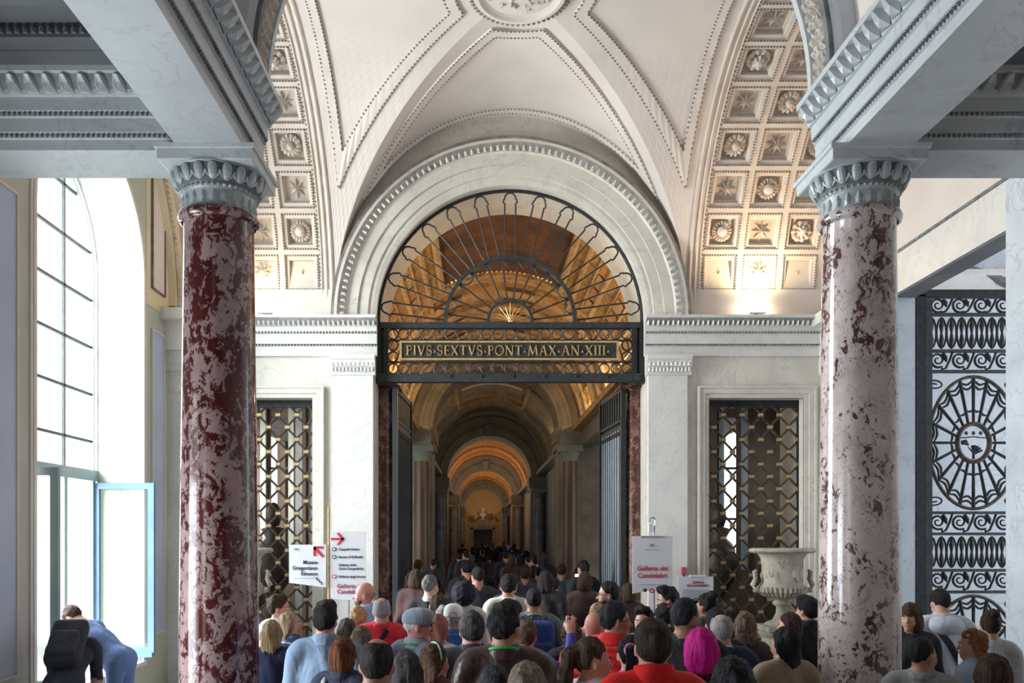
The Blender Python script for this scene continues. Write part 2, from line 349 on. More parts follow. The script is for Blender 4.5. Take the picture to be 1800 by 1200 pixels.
def on_vault(poly, rad, name, mat, beads=0.0, off=0.0, width=None):
    d = lift(poly); mb = MB()
    pts = [vpt(s_, t_, off) for s_, t_ in d]
    if beads:
        fr = []; k = len(pts); L = 0.0
        for i in range(k):
            a, b2 = pts[i], pts[(i+1) % k]; t = b2-a; l = t.length
            nb = max(1, int(l/beads)); nr = (vpt(*d[i], 0.1)-vpt(*d[i], 0)).normalized(); t.normalize(); sd = t.cross(nr)
            for j in range(nb): fr.append((np.array(a+t*(l*(j+.5)/nb)), np.array(t)*beads*1.0, np.array(nr)*rad, np.array(sd)*rad*1.3))
        mb.place(BEAD_V, BEAD_F, fr); return mb.build(name, mat, ceiling, kind='stuff')
    mb.tube(pts, rad, 5, closed=True); return mb.build(name, mat, ceiling)
def band_on_vault(pa, pb, off, name, mat):
    # raised flat band between two plan outlines with equal point counts
    mb = MB(); la, lb = [], []
    for poly, dst in ((pa, la), (pb, lb)):
        for a, b2 in zip(poly, poly[1:]+poly[:1]):
            k = 14
            dst += [(a[0]+(b2[0]-a[0])*i/k, a[1]+(b2[1]-a[1])*i/k) for i in range(k)]
    rows = [[vpt(*a), vpt(*a, off), vpt(*b2, off), vpt(*b2)] for a, b2 in zip(la, lb)]
    mb.grid(rows, True, False); return recalc(mb.build(name, mat, ceiling))
for w in range(4):
    o1 = panel_poly(w, .115, .055, .70); o2 = panel_poly(w, .185, .095, .82)
    if len(o1) == len(o2): band_on_vault(o1, o2, .028, 'panel_border', 'plaster')
    on_vault(o1, .026, 'panel_bead', 'plaster_grime_shade', beads=.05, off=.027)
    on_vault(o2, .026, 'panel_bead', 'plaster_grime_shade', beads=.05, off=.027)
# central medallion
ZT = ZV+HV
med = MB(); med.cm = 0
med.lathe([(0.0, -.035), (.38, -.035), (.41, -.05), (.44, -.075), (.48, -.075), (.50, -.05), (.53, -.03), (.53, .0)], (0, YC, ZT-.005), 48)
medo = med.build('medallion', 'plaster', ceiling, smooth=False); recalc(medo)
fr = []
for i in range(56):
    a = 2*PI*i/56; rd = np.array((math.cos(a), math.sin(a), 0)); tn = np.array((-math.sin(a), math.cos(a), 0))
    fr.append((np.array((0, YC, ZT-.055))+rd*.50, tn*.05, np.array((0, 0, -1.))*.03, rd*.05))
MB().place(LEAF_V, LEAF_F, fr).build('leaf_ring', 'plaster_grime_shade', medo, kind='stuff')
rel = MB()                                # sprays of relief in the medallion: ribbon, leaves, a pot
for k in range(30):
    a = rng.uniform(0, 2*PI); r_ = .34*math.sqrt(rng.uniform(.03, 1)); b2 = rng.uniform(0, 2*PI); L = rng.uniform(.05, .1)
    rd = np.array((math.cos(b2), math.sin(b2), 0)); tn = np.array((-math.sin(b2), math.cos(b2), 0))
    rel.place(LEAF_V, LEAF_F, [(np.array((r_*math.cos(a), YC+r_*math.sin(a), ZT-.04)), tn*L*.7, np.array((0, 0, -1.))*.05, rd*L)])
rel.tube([(-.3, YC-.1, ZT-.06), (-.1, YC-.16, ZT-.075), (.05, YC-.05, ZT-.08), (.2, YC-.12, ZT-.075), (.3, YC-.02, ZT-.06)], [.012, .02, .02, .02, .012], 6)
rel.lathe([(.0, -.1), (.05, -.09), (.065, -.05), (.05, -.03)], (.17, YC-.14, ZT-.01), 10)
rel.build('relief', 'stucco_recess', medo, kind='stuff')
ring = MB(); 
for q in (.60, .685):
    ring.lathe([(q-.012, -.0), (q-.012, -.022), (q+.012, -.022), (q+.012, 0)], (0, YC, ZT), 56)
# circle of the medallion surround only where it lies between the panels
# ---- coffered side vaults
def rosette_mesh(kind):
    mb = MB()
    if kind == 'star':
        vs = [(0, 0, .055)]; fs = []
        for i in range(16):
            a = 2*PI*i/16; r_ = .135 if i % 2 == 0 else .045; vs.append((r_*math.cos(a), r_*math.sin(a), .012 if i % 2 == 0 else .0))
        for i in range(16): fs.append((0, 1+i, 1+(i+1) % 16))
        mb.add(vs, fs)
    else:
        npet, r0, r1 = {'daisy': (14, .05, .142), 'double': (10, .055, .14), 'wheel': (18, .07, .138)}[kind]
        for i in range(npet):
            a = 2*PI*i/npet; c, s_ = math.cos(a), math.sin(a); w = PI*r1/npet*1.05
            def q(r_, t_, z): return (r_*c-t_*s_, r_*s_+t_*c, z)
            mb.add([q(r0*.7, 0, .03), q((r0+r1)*.55, -w, .028), q(r1, 0, .045), q((r0+r1)*.55, w, .028), q((r0+r1)*.52, 0, .062), q(r1*.97, -w*.6, .022), q(r1*.97, w*.6, .022)],
                   [(0, 1, 4), (1, 5, 4), (5, 2, 4), (2, 6, 4), (6, 3, 4), (3, 0, 4)])
        if kind == 'double':
            for i in range(8):
                a = 2*PI*i/8; c, s_ = math.cos(a), math.sin(a)
                mb.add([(0, 0, .075), (.05*c+.028*s_, .05*s_-.028*c, .05), (.088*c, .088*s_, .065), (.05*c-.028*s_, .05*s_+.028*c, .05), (.055*c, .055*s_, .095)], [(0, 1, 4), (1, 2, 4), (2, 3, 4), (3, 0, 4)])
        mb.lathe([(r0*1.0, .03), (r0*.9, .075), (r0*.5, .10), (.0, .105)], n=12)
    me = bpy.data.meshes.new('rosette_'+kind); me.from_pydata(mb.v, [], mb.f); me.materials.append(M('stucco')); return me
ROS = {k: rosette_mesh(k) for k in ('star', 'daisy', 'double', 'wheel')}
def coffer_mesh():
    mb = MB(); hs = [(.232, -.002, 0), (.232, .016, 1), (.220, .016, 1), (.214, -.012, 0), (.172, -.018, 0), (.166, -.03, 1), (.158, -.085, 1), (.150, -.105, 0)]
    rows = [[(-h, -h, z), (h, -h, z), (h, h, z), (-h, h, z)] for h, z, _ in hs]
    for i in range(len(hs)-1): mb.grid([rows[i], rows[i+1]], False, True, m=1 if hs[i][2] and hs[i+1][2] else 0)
    h, z = .150, -.105; mb.add([(-h, -h, z), (h, -h, z), (h, h, z), (-h, h, z)], [(0, 1, 2, 3)], 1)  # recess faces carry shade and dirt in a darker stucco
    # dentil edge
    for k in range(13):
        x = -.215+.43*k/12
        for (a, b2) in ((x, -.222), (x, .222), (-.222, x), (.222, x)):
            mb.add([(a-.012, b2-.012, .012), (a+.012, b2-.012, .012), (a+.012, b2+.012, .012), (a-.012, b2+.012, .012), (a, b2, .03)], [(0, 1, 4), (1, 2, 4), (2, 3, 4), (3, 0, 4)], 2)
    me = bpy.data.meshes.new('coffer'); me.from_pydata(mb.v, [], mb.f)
    for q in ('stucco', 'stucco_recess', 'plaster_grime_shade'): me.materials.append(M(q))
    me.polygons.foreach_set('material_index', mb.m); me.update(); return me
COF = coffer_mesh()
NR = 15; PH0 = math.radians(11.2); DPH = (PI-2*PH0)/(NR-1); HA = .228/2.68
XCS = (2.86, 3.40, 3.94)
def bp(x, ph, off=0.0): return (x, YC+(RB-off)*math.cos(ph), ZV+(HV-off)*math.sin(ph))
for s, nmx in ((-1, 'ceiling_left'), (1, 'ceiling_right')):
    mb = MB(); phs = [-.041]
    for k in range(NR): phs += [PH0+DPH*k-HA, PH0+DPH*k+HA]
    phs += [PI+.041]; xs = [AV, 2.47]
    for xc in XCS: xs += [xc-.228, xc+.228]
    xs += [XW+.1]
    for i in range(len(phs)-1):
        for j in range(len(xs)-1):
            if i % 2 == 1 and j % 2 == 0 and j > 0 and j < len(xs)-2:
                continue
            if i % 2 == 1 and j in (2, 4, 6): continue
            a, b2 = phs[i], phs[i+1]; x0, x1 = s*xs[j], s*xs[j+1]
            mid = (a+b2)/2
            mb.grid([[bp(x0, a), bp(x1, a)], [bp(x0, mid), bp(x1, mid)], [bp(x0, b2), bp(x1, b2)]])
    cl = mb.build(nmx, 'stucco', kind='structure'); recalc(cl)
    # border mouldings of the arch band
    for x_, rr in ((2.445, .022), (2.52, .018), (2.585, .012)):
        MB().tube([bp(s*x_, PI*i/60, .008) for i in range(61)], rr, 6).build('arch_moulding', 'stucco', cl)
    fr = []
    for i in range(150):
        a = PI*(i+.5)/150; nr_ = np.array((0, -math.cos(a), -math.sin(a))); tn = np.array((0, -math.sin(a), math.cos(a)))
        fr.append((np.array(bp(s*2.60, a)), tn*.05, nr_*.035, np.array((1., 0, 0))*.05))
    MB().place(BEAD_V, BEAD_F, fr).build('bead_moulding', 'plaster_grime_shade', cl, kind='stuff')
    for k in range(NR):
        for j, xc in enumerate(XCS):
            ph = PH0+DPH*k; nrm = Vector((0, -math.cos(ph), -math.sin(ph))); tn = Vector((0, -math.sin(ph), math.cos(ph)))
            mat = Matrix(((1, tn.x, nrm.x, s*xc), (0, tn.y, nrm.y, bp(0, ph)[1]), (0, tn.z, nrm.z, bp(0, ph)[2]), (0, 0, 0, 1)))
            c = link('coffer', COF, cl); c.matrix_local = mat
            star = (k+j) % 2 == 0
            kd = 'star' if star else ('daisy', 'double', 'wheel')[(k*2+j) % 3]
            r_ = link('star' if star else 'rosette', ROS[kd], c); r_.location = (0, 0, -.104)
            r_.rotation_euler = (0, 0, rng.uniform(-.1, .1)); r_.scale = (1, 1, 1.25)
# ---- left wall with the tall arched window
WY0, WY1, WS, WZ0 = 7.83, 10.33, 5.30, 0.55
WYC, WR, XG = (WY0+WY1)/2, (WY1-WY0)/2, XW+0.61
def arched_wall(mb, x0, x1, ya, yb, zb, zt, wy0, wy1, ws):
    """slab x0..x1 with an arched opening wy0..wy1; outer rect ya..yb, 0..zt"""
    for a, b2 in ((ya, wy0), (wy1, yb)): mb.box(x0, x1, a, b2, 0, zt)
    mb.box(x0, x1, wy0, wy1, 0, zb); c, r_ = (wy0+wy1)/2, (wy1-wy0)/2; n_ = 32; rows = []
    for i in range(n_+1):
        a = PI*i/n_; cc, q = math.cos(a), math.sin(a)
        rows.append([(x0, c+r_*cc, zt), (x0, c+r_*cc, ws+r_*q), (x1, c+r_*cc, ws+r_*q), (x1, c+r_*cc, zt)])
    mb.grid(rows)
wl = MB(); arched_wall(wl, -XW, -XW-.55, 6.2, 12.4, WZ0, 8.3, WY0, WY1, WS)
arched_wall(wl, -XW, -XW-.55, 2.4, 6.2, .5, 8.3, 3.2, 5.2, 2.6); arched_wall(wl, -XW, -XW-.55, -1.2, 2.4, .5, 8.3, -.4, 1.6, 2.6); wl.box(-XW, -XW-.55, -4.0, -1.2, 0, 8.3)
wall_left = wl.build('wall_left', 'plaster_greenish', kind='structure'); recalc(wall_left)
# painted borders round the window and panels beside it (thin raised plaster)
rim = MB()
for r0, r1, xo in ((0.0, .05, .03), (.05, .09, .02)):
    rows = []
    ang = [(WY1+0, WZ0)]
    def rp(r_): return [(WYC+WR+r_, WZ0)]+[(WYC+(WR+r_)*math.cos(PI*i/32), WS+(WR+r_)*math.sin(PI*i/32)) for i in range(33)]+[(WYC-WR-r_, WZ0)]
    for (ya, za), (yb, zb) in zip(rp(r0), rp(r1)): rows.append([(-XW, ya, za), (-XW+xo, ya, za), (-XW+xo, yb, zb), (-XW, yb, zb)])
    rim.grid(rows)
recalc(rim.build('window_surround', 'plaster', wall_left))
def rect_panel(parent, x, y0, y1, z0, z1, mat, mat2, side=1, b=.05, name='wall_panel'):
    pn = MB().box(x, x+side*.012, y0, y1, z0, z1).build(name, mat, parent)
    f = MB()
    for a0, a1, c0, c1 in ((y0, y1, z0-b*.4, z0), (y0, y1, z1, z1+b*.4), (y0-b*.4, y0, z0-b*.4, z1+b*.4), (y1, y1+b*.4, z0-b*.4, z1+b*.4)): f.box(x, x+side*.03, a0, a1, c0, c1)
    f.build('panel_border', mat2, pn); return pn
MB().box(-XW, -XW+.008, 10.46, 11.2, 5.05, 8).build('yellow_light_field', 'plaster_yellow_lit', wall_left)  # yellow colour stands in for warm light on this wall
rect_panel(wall_left, -XW+.008, 10.62, 11.02, 5.3, 6.9, 'plaster', 'plaster_grime_shade')
rect_panel(wall_left, -XW, 10.62, 11.0, .9, 4.75, 'plaster_blue', 'plaster')
rect_panel(wall_left, -XW, 6.3, 7.5, .9, 5.2, 'plaster_blue', 'plaster')
rect_panel(wall_left, -XW, 6.3, 7.6, 5.45, 7.4, 'plaster', 'plaster_grime_shade')
# wall rib where the coffered vault meets the window wall
for s in (-1, 1):
    par = wall_left if s < 0 else None
    if s < 0:
        mb = MB(); rows = []
        for i in range(61):
            a = PI*i/60; rows.append([bp(s*(XW-.0), a, .0), bp(s*(XW-.0), a, .30), bp(s*(XW-.10), a, .26), bp(s*(XW-.12), a, .0)])
        mb.grid(rows); recalc(mb.build('wall_rib', 'plaster_yellow_lit', par))  # yellow colour carries the warm light along the rib
        fr = []
        for i in range(110):
            a = PI*(i+.5)/110; rd = np.array((0, math.cos(a), math.sin(a))); tn = np.array((0, -math.sin(a), math.cos(a)))
            fr.append((np.array(bp(s*(XW-.11), a, .24)), tn*.075, np.array((-s*.05, 0, 0)), rd*.12))
        MB().place(LEAF_V, LEAF_F, fr).build('leaf_moulding', 'stucco_recess', par, kind='stuff')
# the window itself
wn = MB(); xg = -XG
rows = []
def wpath(r_): return [(WYC+r_, WZ0)]+[(WYC+r_*math.cos(PI*i/32), WS+r_*math.sin(PI*i/32)) for i in range(33)]+[(WYC-r_, WZ0)]
for (ya, za), (yb, zb) in zip(wpath(WR), wpath(WR-.05)): rows.append([(xg-.03, ya, za), (xg+.04, ya, za), (xg+.04, yb, zb), (xg-.03, yb, zb)])
wn.grid(rows, False, True)
window_1 = wn.build('window_1', 'sage_wood', kind='structure'); recalc(window_1)
ZTR = 2.84
MB().box(xg-.04, xg+.07, WY0, WY1, ZTR-.03, ZTR+.10).build('transom', 'sage_wood', window_1)
BY = [WY1-.72*k for k in (1, 2, 3)]
for yy in BY:
    zt = WS+math.sqrt(max(0, WR**2-(yy-WYC)**2))-.02
    MB().box(xg-.012, xg+.018, yy-.014, yy+.014, ZTR+.08, zt).build('glazing_bar', 'iron_grey', window_1)
for k in range(8):
    zz = ZTR+.10+.577*(k+.62)
    hw = WR if zz < WS else math.sqrt(max(0, WR**2-(zz-WS)**2))
    if hw > .2: MB().box(xg-.012, xg+.018, WYC-hw, WYC+hw, zz-.014, zz+.014).build('glazing_bar', 'iron_grey', window_1)
# glass of the fixed part: one pane per bay
edges = [WY0+.03]+sorted(BY)+[WY1-.03]
for y0, y1 in zip(edges[:-1], edges[1:]):
    zs = [ZTR+.10]+[ZTR+.10+.577*(k+.62) for k in range(8)]
    for z0, z1 in zip(zs[:-1], zs[1:]):
        def top(y): return WS+math.sqrt(max(0, (WR-.03)**2-(y-WYC)**2))
        zt0, zt1 = min(z1, top(y0)), min(z1, top(y1))
        if min(zt0, zt1) <= z0 and max(zt0, zt1) <= z0: continue
        zt0, zt1 = max(zt0, z0), max(zt1, z0)
        MB().add([(xg, y0, z0), (xg, y1, z0), (xg, y1, zt1), (xg, y0, zt0), (xg-.004, y0, z0), (xg-.004, y1, z0), (xg-.004, y1, zt1), (xg-.004, y0, zt0)], [(0, 1, 2, 3), (7, 6, 5, 4), (0, 4, 5, 1), (1, 5, 6, 2), (2, 6, 7, 3), (3, 7, 4, 0)]).build('pane', 'window_glass', window_1)
# lower frame posts
for yy in (WY1-.06, WY1-.76, WY1-1.0, WY1-1.74, WY0+.06):
    MB().box(xg-.03, xg+.05, yy-.035, yy+.035, WZ0, ZTR).build('post', 'sage_wood', window_1)
MB().box(xg-.05, -XW+.06, WY0, WY1, WZ0+.002, WZ0+.05).build('sill', 'marble_white', window_1)
def casement(name, label, y, x0, x1, z0, z1, mat, mat2, hx):
    t = thing(name, label, 'window', (x0, y, z0)); w = .075
    for a, b2, c, d in ((x0, x0+w, z0, z1), (x1-w, x1, z0, z1), (x0+w, x1-w, z1-w, z1), (x0+w, x1-w, z0, z0+w*1.25)):
        MB().box(a, b2, y-.025, y+.025, c, d).build('stile' if d-c > 1 else 'rail', mat, t)
    MB().box(x0+w-.005, x1-w+.005, y-.004, y+.004, z0+w, z1-w+.005).build('pane', 'window_glass', t)
    MB().box(x0+w*.4, x1-w*.2, y-.045, y+.03, z0-.03, z0+.03).build('weather_bar', mat2, t)
    for zz in (z0+.25, (z0+z1)/2, z1-.25):
        MB().tube([(hx, y+.03, zz-.06), (hx, y+.03, zz+.06)], .014, 8).build('hinge', 'steel', t)
    return t
casement('window_casement', 'pale blue wooden casement standing open in front of the cream window reveal', 10.30, -XG+.03, -XG+.78, .68, 2.79, 'blue_wood', 'blue_wood', -XG+.03)
casement('window_casement', 'grey green open casement seen nearly edge on beside the black backpack', 7.92, -XG+.04, -XG+.80, .68, 2.79, 'sage_wood', 'blue_wood', -XG+.04)
# ---- right wall with the big opening to the stair gate
DY0, DY1, DZ = 7.96, 10.17, 5.05
wr = MB(); wr.box(XW, XW+.26, -4.0, DY0, 0, 8.3).box(XW, XW+.26, DY1, 12.4, 0, 8.3).box(XW, XW+.26, DY0, DY1, DZ, 8.3)
wall_right = wr.build('wall_right', 'plaster', kind='structure')
MB().box(XW-.02, XW, 6.2, DY0, 0, 5.54).build('marble_cladding', 'marble_blue', wall_right)
MB().box(XW-.02, XW, DY1, 11.2, 0, 5.54).build('marble_cladding', 'marble_blue', wall_right)
MB().box(XW-.02, XW, DY0, DY1, DZ, 5.54).build('marble_lintel', 'marble_white', wall_right)
MB().box(XW, XW+.262, DY0-.001, DY0+.012, 0, DZ).build('marble_jamb', 'marble_blue', wall_right)
MB().box(XW, XW+.262, DY1-.012, DY1+.001, 0, DZ).build('marble_jamb', 'marble_blue', wall_right)
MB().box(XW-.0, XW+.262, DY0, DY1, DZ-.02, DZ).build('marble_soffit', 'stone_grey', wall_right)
MB().box(XW-.035, XW-.02, 6.2, 11.2, 5.52, 5.555).build('string_course', 'marble_grime_shade', wall_right)
# vestibule behind the gate
ve = MB(); ve.box(XW+.26, 9.3, 12.0, 12.2, 0, 7).box(XW+.26, 9.3, 6.4, 6.6, 0, 7)
wall_vestibule = ve.build('wall_vestibule', 'marble_blue', kind='structure')
MB().box(XW+.26, 9.3, 6.4, 12.2, 7.0, 7.15).build('ceiling_vestibule', 'plaster', kind='structure')
pv = MB(); cyma(pv, [(0, 5.6), (.05, 5.6), (.06, 5.72), (.14, 5.85), (.14, 5.92), (0, 5.92)], XW+.26, 9.3, 12.0); recalc(pv.build('cornice', 'marble_white', wall_vestibule))
pv = MB(); cyma(pv, [(0, 6.3), (.05, 6.3), (.12, 6.45), (0, 6.5)], XW+.26, 9.3, 12.0); recalc(pv.build('cornice', 'marble_white', wall_vestibule))
pa = [(5.9+2.0*math.cos(PI*i/24), 11.93, 4.7+1.3*math.sin(PI*i/24)) for i in range(25)]
MB().tube(pa, .07, 6).build('blind_arch', 'marble_grime_shade', wall_vestibule)

# ---- entablatures of the colonnade
ZB = 4.73
BPR = [(.22, 4.73), (.22, 4.80), (.235, 4.805), (.235, 4.835), (.25, 4.84), (.25, 4.93), (.265, 4.935), (.265, 4.965), (.28, 4.97), (.28, 5.055), (.30, 5.06), (.31, 5.09), (.36, 5.17), (.385, 5.175), (.385, 5.215)]
def bed(mb, n0):  # colours the face behind the leaves dark, as shade in the gaps
    for k in range(len(mb.m)-n0-2):
        if k in (11, 17): mb.m[n0+k] = 1
def beam_profile(): return [(o_, z) for o_, z in BPR]+[(-o_, z) for o_, z in BPR[::-1]]
XCOL, YCOL = 2.22, 5.83
leaf_v = [(-.45,0,0),(-.48,0,.5),(-.3,.0,.95),(.3,.0,.95),(.48,0,.5),(.45,0,0),(0,.38,.06),(-.25,.5,.45),(0,.42,.5),(.25,.5,.45),(-.12,.75,.85),(.12,.75,.85),(0,.6,1.0)]
leaf_f = [(0,6,7,1),(6,8,7),(6,9,8),(6,5,4,9),(1,7,10,2),(7,8,10),(8,11,10),(8,9,11),(9,4,3,11),(10,11,12),(2,10,12),(12,11,3),(0,5,6)]
LEAFM = bpy.data.meshes.new('leaf'); LEAFM.from_pydata(leaf_v, [], leaf_f); LEAFM.materials.append(M('marble_beam'))
def leaves(parent, frames):
    for o_, ax, ay, az in frames:
        q = link('leaf', LEAFM, parent)
        q.matrix_local = Matrix(((ax[0], ay[0], az[0], o_[0]), (ax[1], ay[1], az[1], o_[1]), (ax[2], ay[2], az[2], o_[2]), (0, 0, 0, 1)))
tn = 0
for s in (-1, 1):
    tn += 1
    b1 = MB().prism([(s*XCOL+o_, -3.5, z) for o_, z in beam_profile()], (0, 3.5+5.98, 0)); bed(b1, 0); b1 = b1.build('trim_%d' % tn, ['marble_beam', 'leaf_shade'], kind='structure'); recalc(b1)
    tn += 1
    xa, xb = s*(XCOL+.0), s*XW
    b2_ = MB().prism([(xa, 5.83+o_, z) for o_, z in beam_profile()], (xb-xa, 0, 0)); bed(b2_, 0); b2_ = b2_.build('trim_%d' % tn, ['marble_beam', 'leaf_shade'], kind='structure'); recalc(b2_)
    xi = s*XCOL-s*.31
    leaves(b1, line_frames((xi, 2.6, 5.065), (xi, 5.96, 5.065), .118, (-s*.10, 0, 0), .112, 1.0, (-s*.03, 0, .11)) )
    for oo, zz in ((.237, 4.82), (.267, 4.95)):
        x_ = s*(XCOL-oo)
        MB().place(BEAD_V, BEAD_F, line_frames((x_, 1.8, zz), (x_, 5.96, zz), .034, (-s, 0, 0), .032, .034)).build('bead_moulding', 'marble_grime_shade', b1, kind='stuff')
        MB().place(BEAD_V, BEAD_F, line_frames((xa+s*.2, 5.83-oo, zz), (xb, 5.83-oo, zz), .034, (0, -1, 0), .032, .034)).build('bead_moulding', 'marble_grime_shade', b2_, kind='stuff')
    leaves(b2_, line_frames((xa+s*.3, 5.83-.30, 5.065), (xb, 5.83-.30, 5.065), .118, (0, -.10, 0), .112, 1.0, (0, -.03, .11)))
    # flat dark ceiling of the side aisle with its moulded frames
    ca = MB().box(s*2.3, s*4.7, -3.5, 5.7, 5.30, 5.4).build('ceiling_aisle_'+('left' if s < 0 else 'right'), 'stone_grey', kind='structure')  # colour darkened to stand for the dim aisle and cut bounce
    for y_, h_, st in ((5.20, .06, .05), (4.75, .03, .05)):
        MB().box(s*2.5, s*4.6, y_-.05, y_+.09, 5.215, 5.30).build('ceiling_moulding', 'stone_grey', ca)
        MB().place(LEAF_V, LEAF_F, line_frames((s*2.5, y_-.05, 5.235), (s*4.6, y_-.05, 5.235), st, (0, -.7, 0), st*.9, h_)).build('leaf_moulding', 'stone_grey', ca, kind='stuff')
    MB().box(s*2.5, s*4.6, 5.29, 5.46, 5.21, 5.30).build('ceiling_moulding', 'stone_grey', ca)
    # wall above the inner cornice of the nave
    nw = MB().box(s*1.99, s*2.3, -3.5, 5.66, 5.215, 5.40).build('wall_nave_'+('left' if s < 0 else 'right'), 'marble_beam', kind='structure')
# nave barrel in front and the transverse arch with its carved soffit
nb_ = MB(); nb_.arch([(2.12, -3.5), (2.12, 5.70), (2.3, 5.70), (2.3, -3.5)], 0, 5.36, n=40)
ceiling_nave = nb_.build('ceiling_nave', 'plaster', kind='structure'); recalc(ceiling_nave)
ta = MB(); ta.arch([(1.976, 5.66), (1.976, 6.06), (2.05, 6.10), (2.42, 6.12), (2.42, 5.64), (2.12, 5.62), (2.02, 5.63)], 0, 5.34, n=48)
arch_front = ta.build('trim_5', 'marble_beam', kind='structure'); recalc(arch_front)
MB().box(1.976, 2.45, 5.64, 6.12, 5.2, 5.36).box(-1.976, -2.45, 5.64, 6.12, 5.2, 5.36).build('arch_foot', 'marble_beam', arch_front)
fo = MB(); fr = []
for i in range(70):
    a = PI*(i+.5)/70; rd = np.array((math.cos(a), 0, math.sin(a))); tg = np.array((-math.sin(a), 0, math.cos(a)))
    for yy in (5.79, 5.86, 5.93):
        b_ = rng.uniform(0, 6.28); u1 = np.array((0, 1., 0))*math.cos(b_)+tg*math.sin(b_); u2 = -np.array((0, 1., 0))*math.sin(b_)+tg*math.cos(b_)
        fr.append((np.array((0, yy, 5.34))+rd*1.974-u2*.04, u1*.075, -rd*.07, u2*.09))
fo.place(LEAF_V, LEAF_F, fr); fo.build('foliage_panel', 'stucco_recess', arch_front, kind='stuff')
for yy in (5.70, 6.02):
    MB().arch([(1.982, yy-.03), (1.945, yy-.03), (1.945, yy+.03), (1.982, yy+.03)], 0, 5.34, n=48).build('soffit_border', 'marble_grime_shade' if yy < 5.9 else 'marble_beam', arch_front)

MB().box(-5.2, 5.0, -4.0, -3.8, 0, 8).build('wall_front', 'gallery_wall', kind='structure')  # unseen end wall, coloured dark to stand for the dim hall
# ---- the two marble columns
def column(x, mat, label):
    t = thing('marble_column', label, 'column', (x, YCOL, 0)); c = (x, YCOL, 0)
    sh = [(.29, .30), (.272, .34)]+[(.268-.033*max(0, (z-1.4)/2.9)**1.25, z) for z in np.linspace(.36, 4.29, 24)]+[(.25, 4.305)]
    MB().lathe(sh, c, 48).build('shaft', mat, t, smooth=True)
    MB().lathe([(.25, 4.295), (.268, 4.305), (.276, 4.33), (.268, 4.355), (.25, 4.365)], c, 48).build('astragal', mat, t, smooth=True)
    MB().box(x-.38, x+.38, YCOL-.38, YCOL+.38, 0, .12).build('plinth', 'marble_white', t)
    MB().lathe([(.37, .12), (.39, .15), (.37, .19), (.33, .20), (.31, .235), (.33, .27), (.32, .30), (.28, .305)], c, 48).build('base_moulding', 'marble_white', t, smooth=True)
    MB().lathe([(.243, 4.36), (.243, 4.47), (.25, 4.48), (.262, 4.49), (.25, 4.505), (.262, 4.51)], c, 48).build('capital', 'marble_green', t, smooth=True)
    MB().lathe([(.258, 4.508), (.275, 4.53), (.295, 4.57), (.305, 4.61), (.305, 4.64), (.2, 4.64)], c, 48).build('echinus', 'marble_grime_shade', t, smooth=True)  # dark colour paints the shade in the gaps between the eggs
    MB().lathe([(.30, 4.618), (.325, 4.622), (.325, 4.635), (.30, 4.64)], c, 48).build('echinus_rim', 'marble_green', t, smooth=True)
    ab = MB(); h = .335; prof = [(h-.03, 4.63), (h-.02, 4.635), (h-.02, 4.70), (h-.005, 4.705), (h, 4.73)]
    rows = [[(x-q, YCOL-q, z), (x+q, YCOL-q, z), (x+q, YCOL+q, z), (x-q, YCOL+q, z)] for q, z in prof]
    ab.grid(rows, False, True); ab.add(rows[0], [(3, 2, 1, 0)]); ab.add(rows[-1], [(0, 1, 2, 3)])
    ab.build('abacus', 'marble_beam', t)
    eg = MB(); eg.lathe([(.0, -.06), (.018, -.052), (.030, -.03), (.034, 0), (.03, .03), (.02, .046), (0, .052)], n=10)
    eg.arch([(.040, -.012), (.040, .012), (.052, .012), (.052, -.012)], 0, .0, PI, 2*PI, n=10)
    egm = bpy.data.meshes.new('egg'); egm.from_pydata([(a, b2*.7, c_*1.02) for a, b2, c_ in eg.v], [], eg.f); egm.materials.append(M('marble_green'))
    for i in range(20):
        a = 2*PI*(i+.5)/20; e = link('egg', egm, t); e.location = (.296*math.cos(a), .296*math.sin(a), 4.572)
        e.rotation_euler = (Matrix.Rotation(a+PI/2, 3, 'Z') @ Matrix.Rotation(.38, 3, 'X')).to_euler()
    fr = []
    for i in range(44):
        a = 2*PI*i/44; rd = np.array((math.cos(a), math.sin(a), 0)); tg = np.array((-math.sin(a), math.cos(a), 0))
        fr.append((np.array(c)+rd*.258+np.array((0, 0, 4.493)), tg*.036, rd*.03, np.array((0, 0, 1.))*.03))
    MB().place(BEAD_V, BEAD_F, fr).build('bead_ring', 'marble_green', t, kind='stuff')
    fr = []
    for i in range(22):
        a = 2*PI*i/22; rd = np.array((math.cos(a), math.sin(a), 0)); tg = np.array((-math.sin(a), math.cos(a), 0))
        fr.append((np.array(c)+rd*.241+np.array((0, 0, 4.375)), tg*.055, rd*.03, np.array((0, 0, 1.))*.085))
    MB().place(LEAF_V, LEAF_F, fr).build('necking_leaves', 'marble_green', t, kind='stuff')
    return t
column(-2.245, 'breccia_red', 'dark red and white mottled marble column beside the bright window')
column(2.215, 'breccia_pale', 'pale marble column with dark violet veins beside the scrolled iron gate')
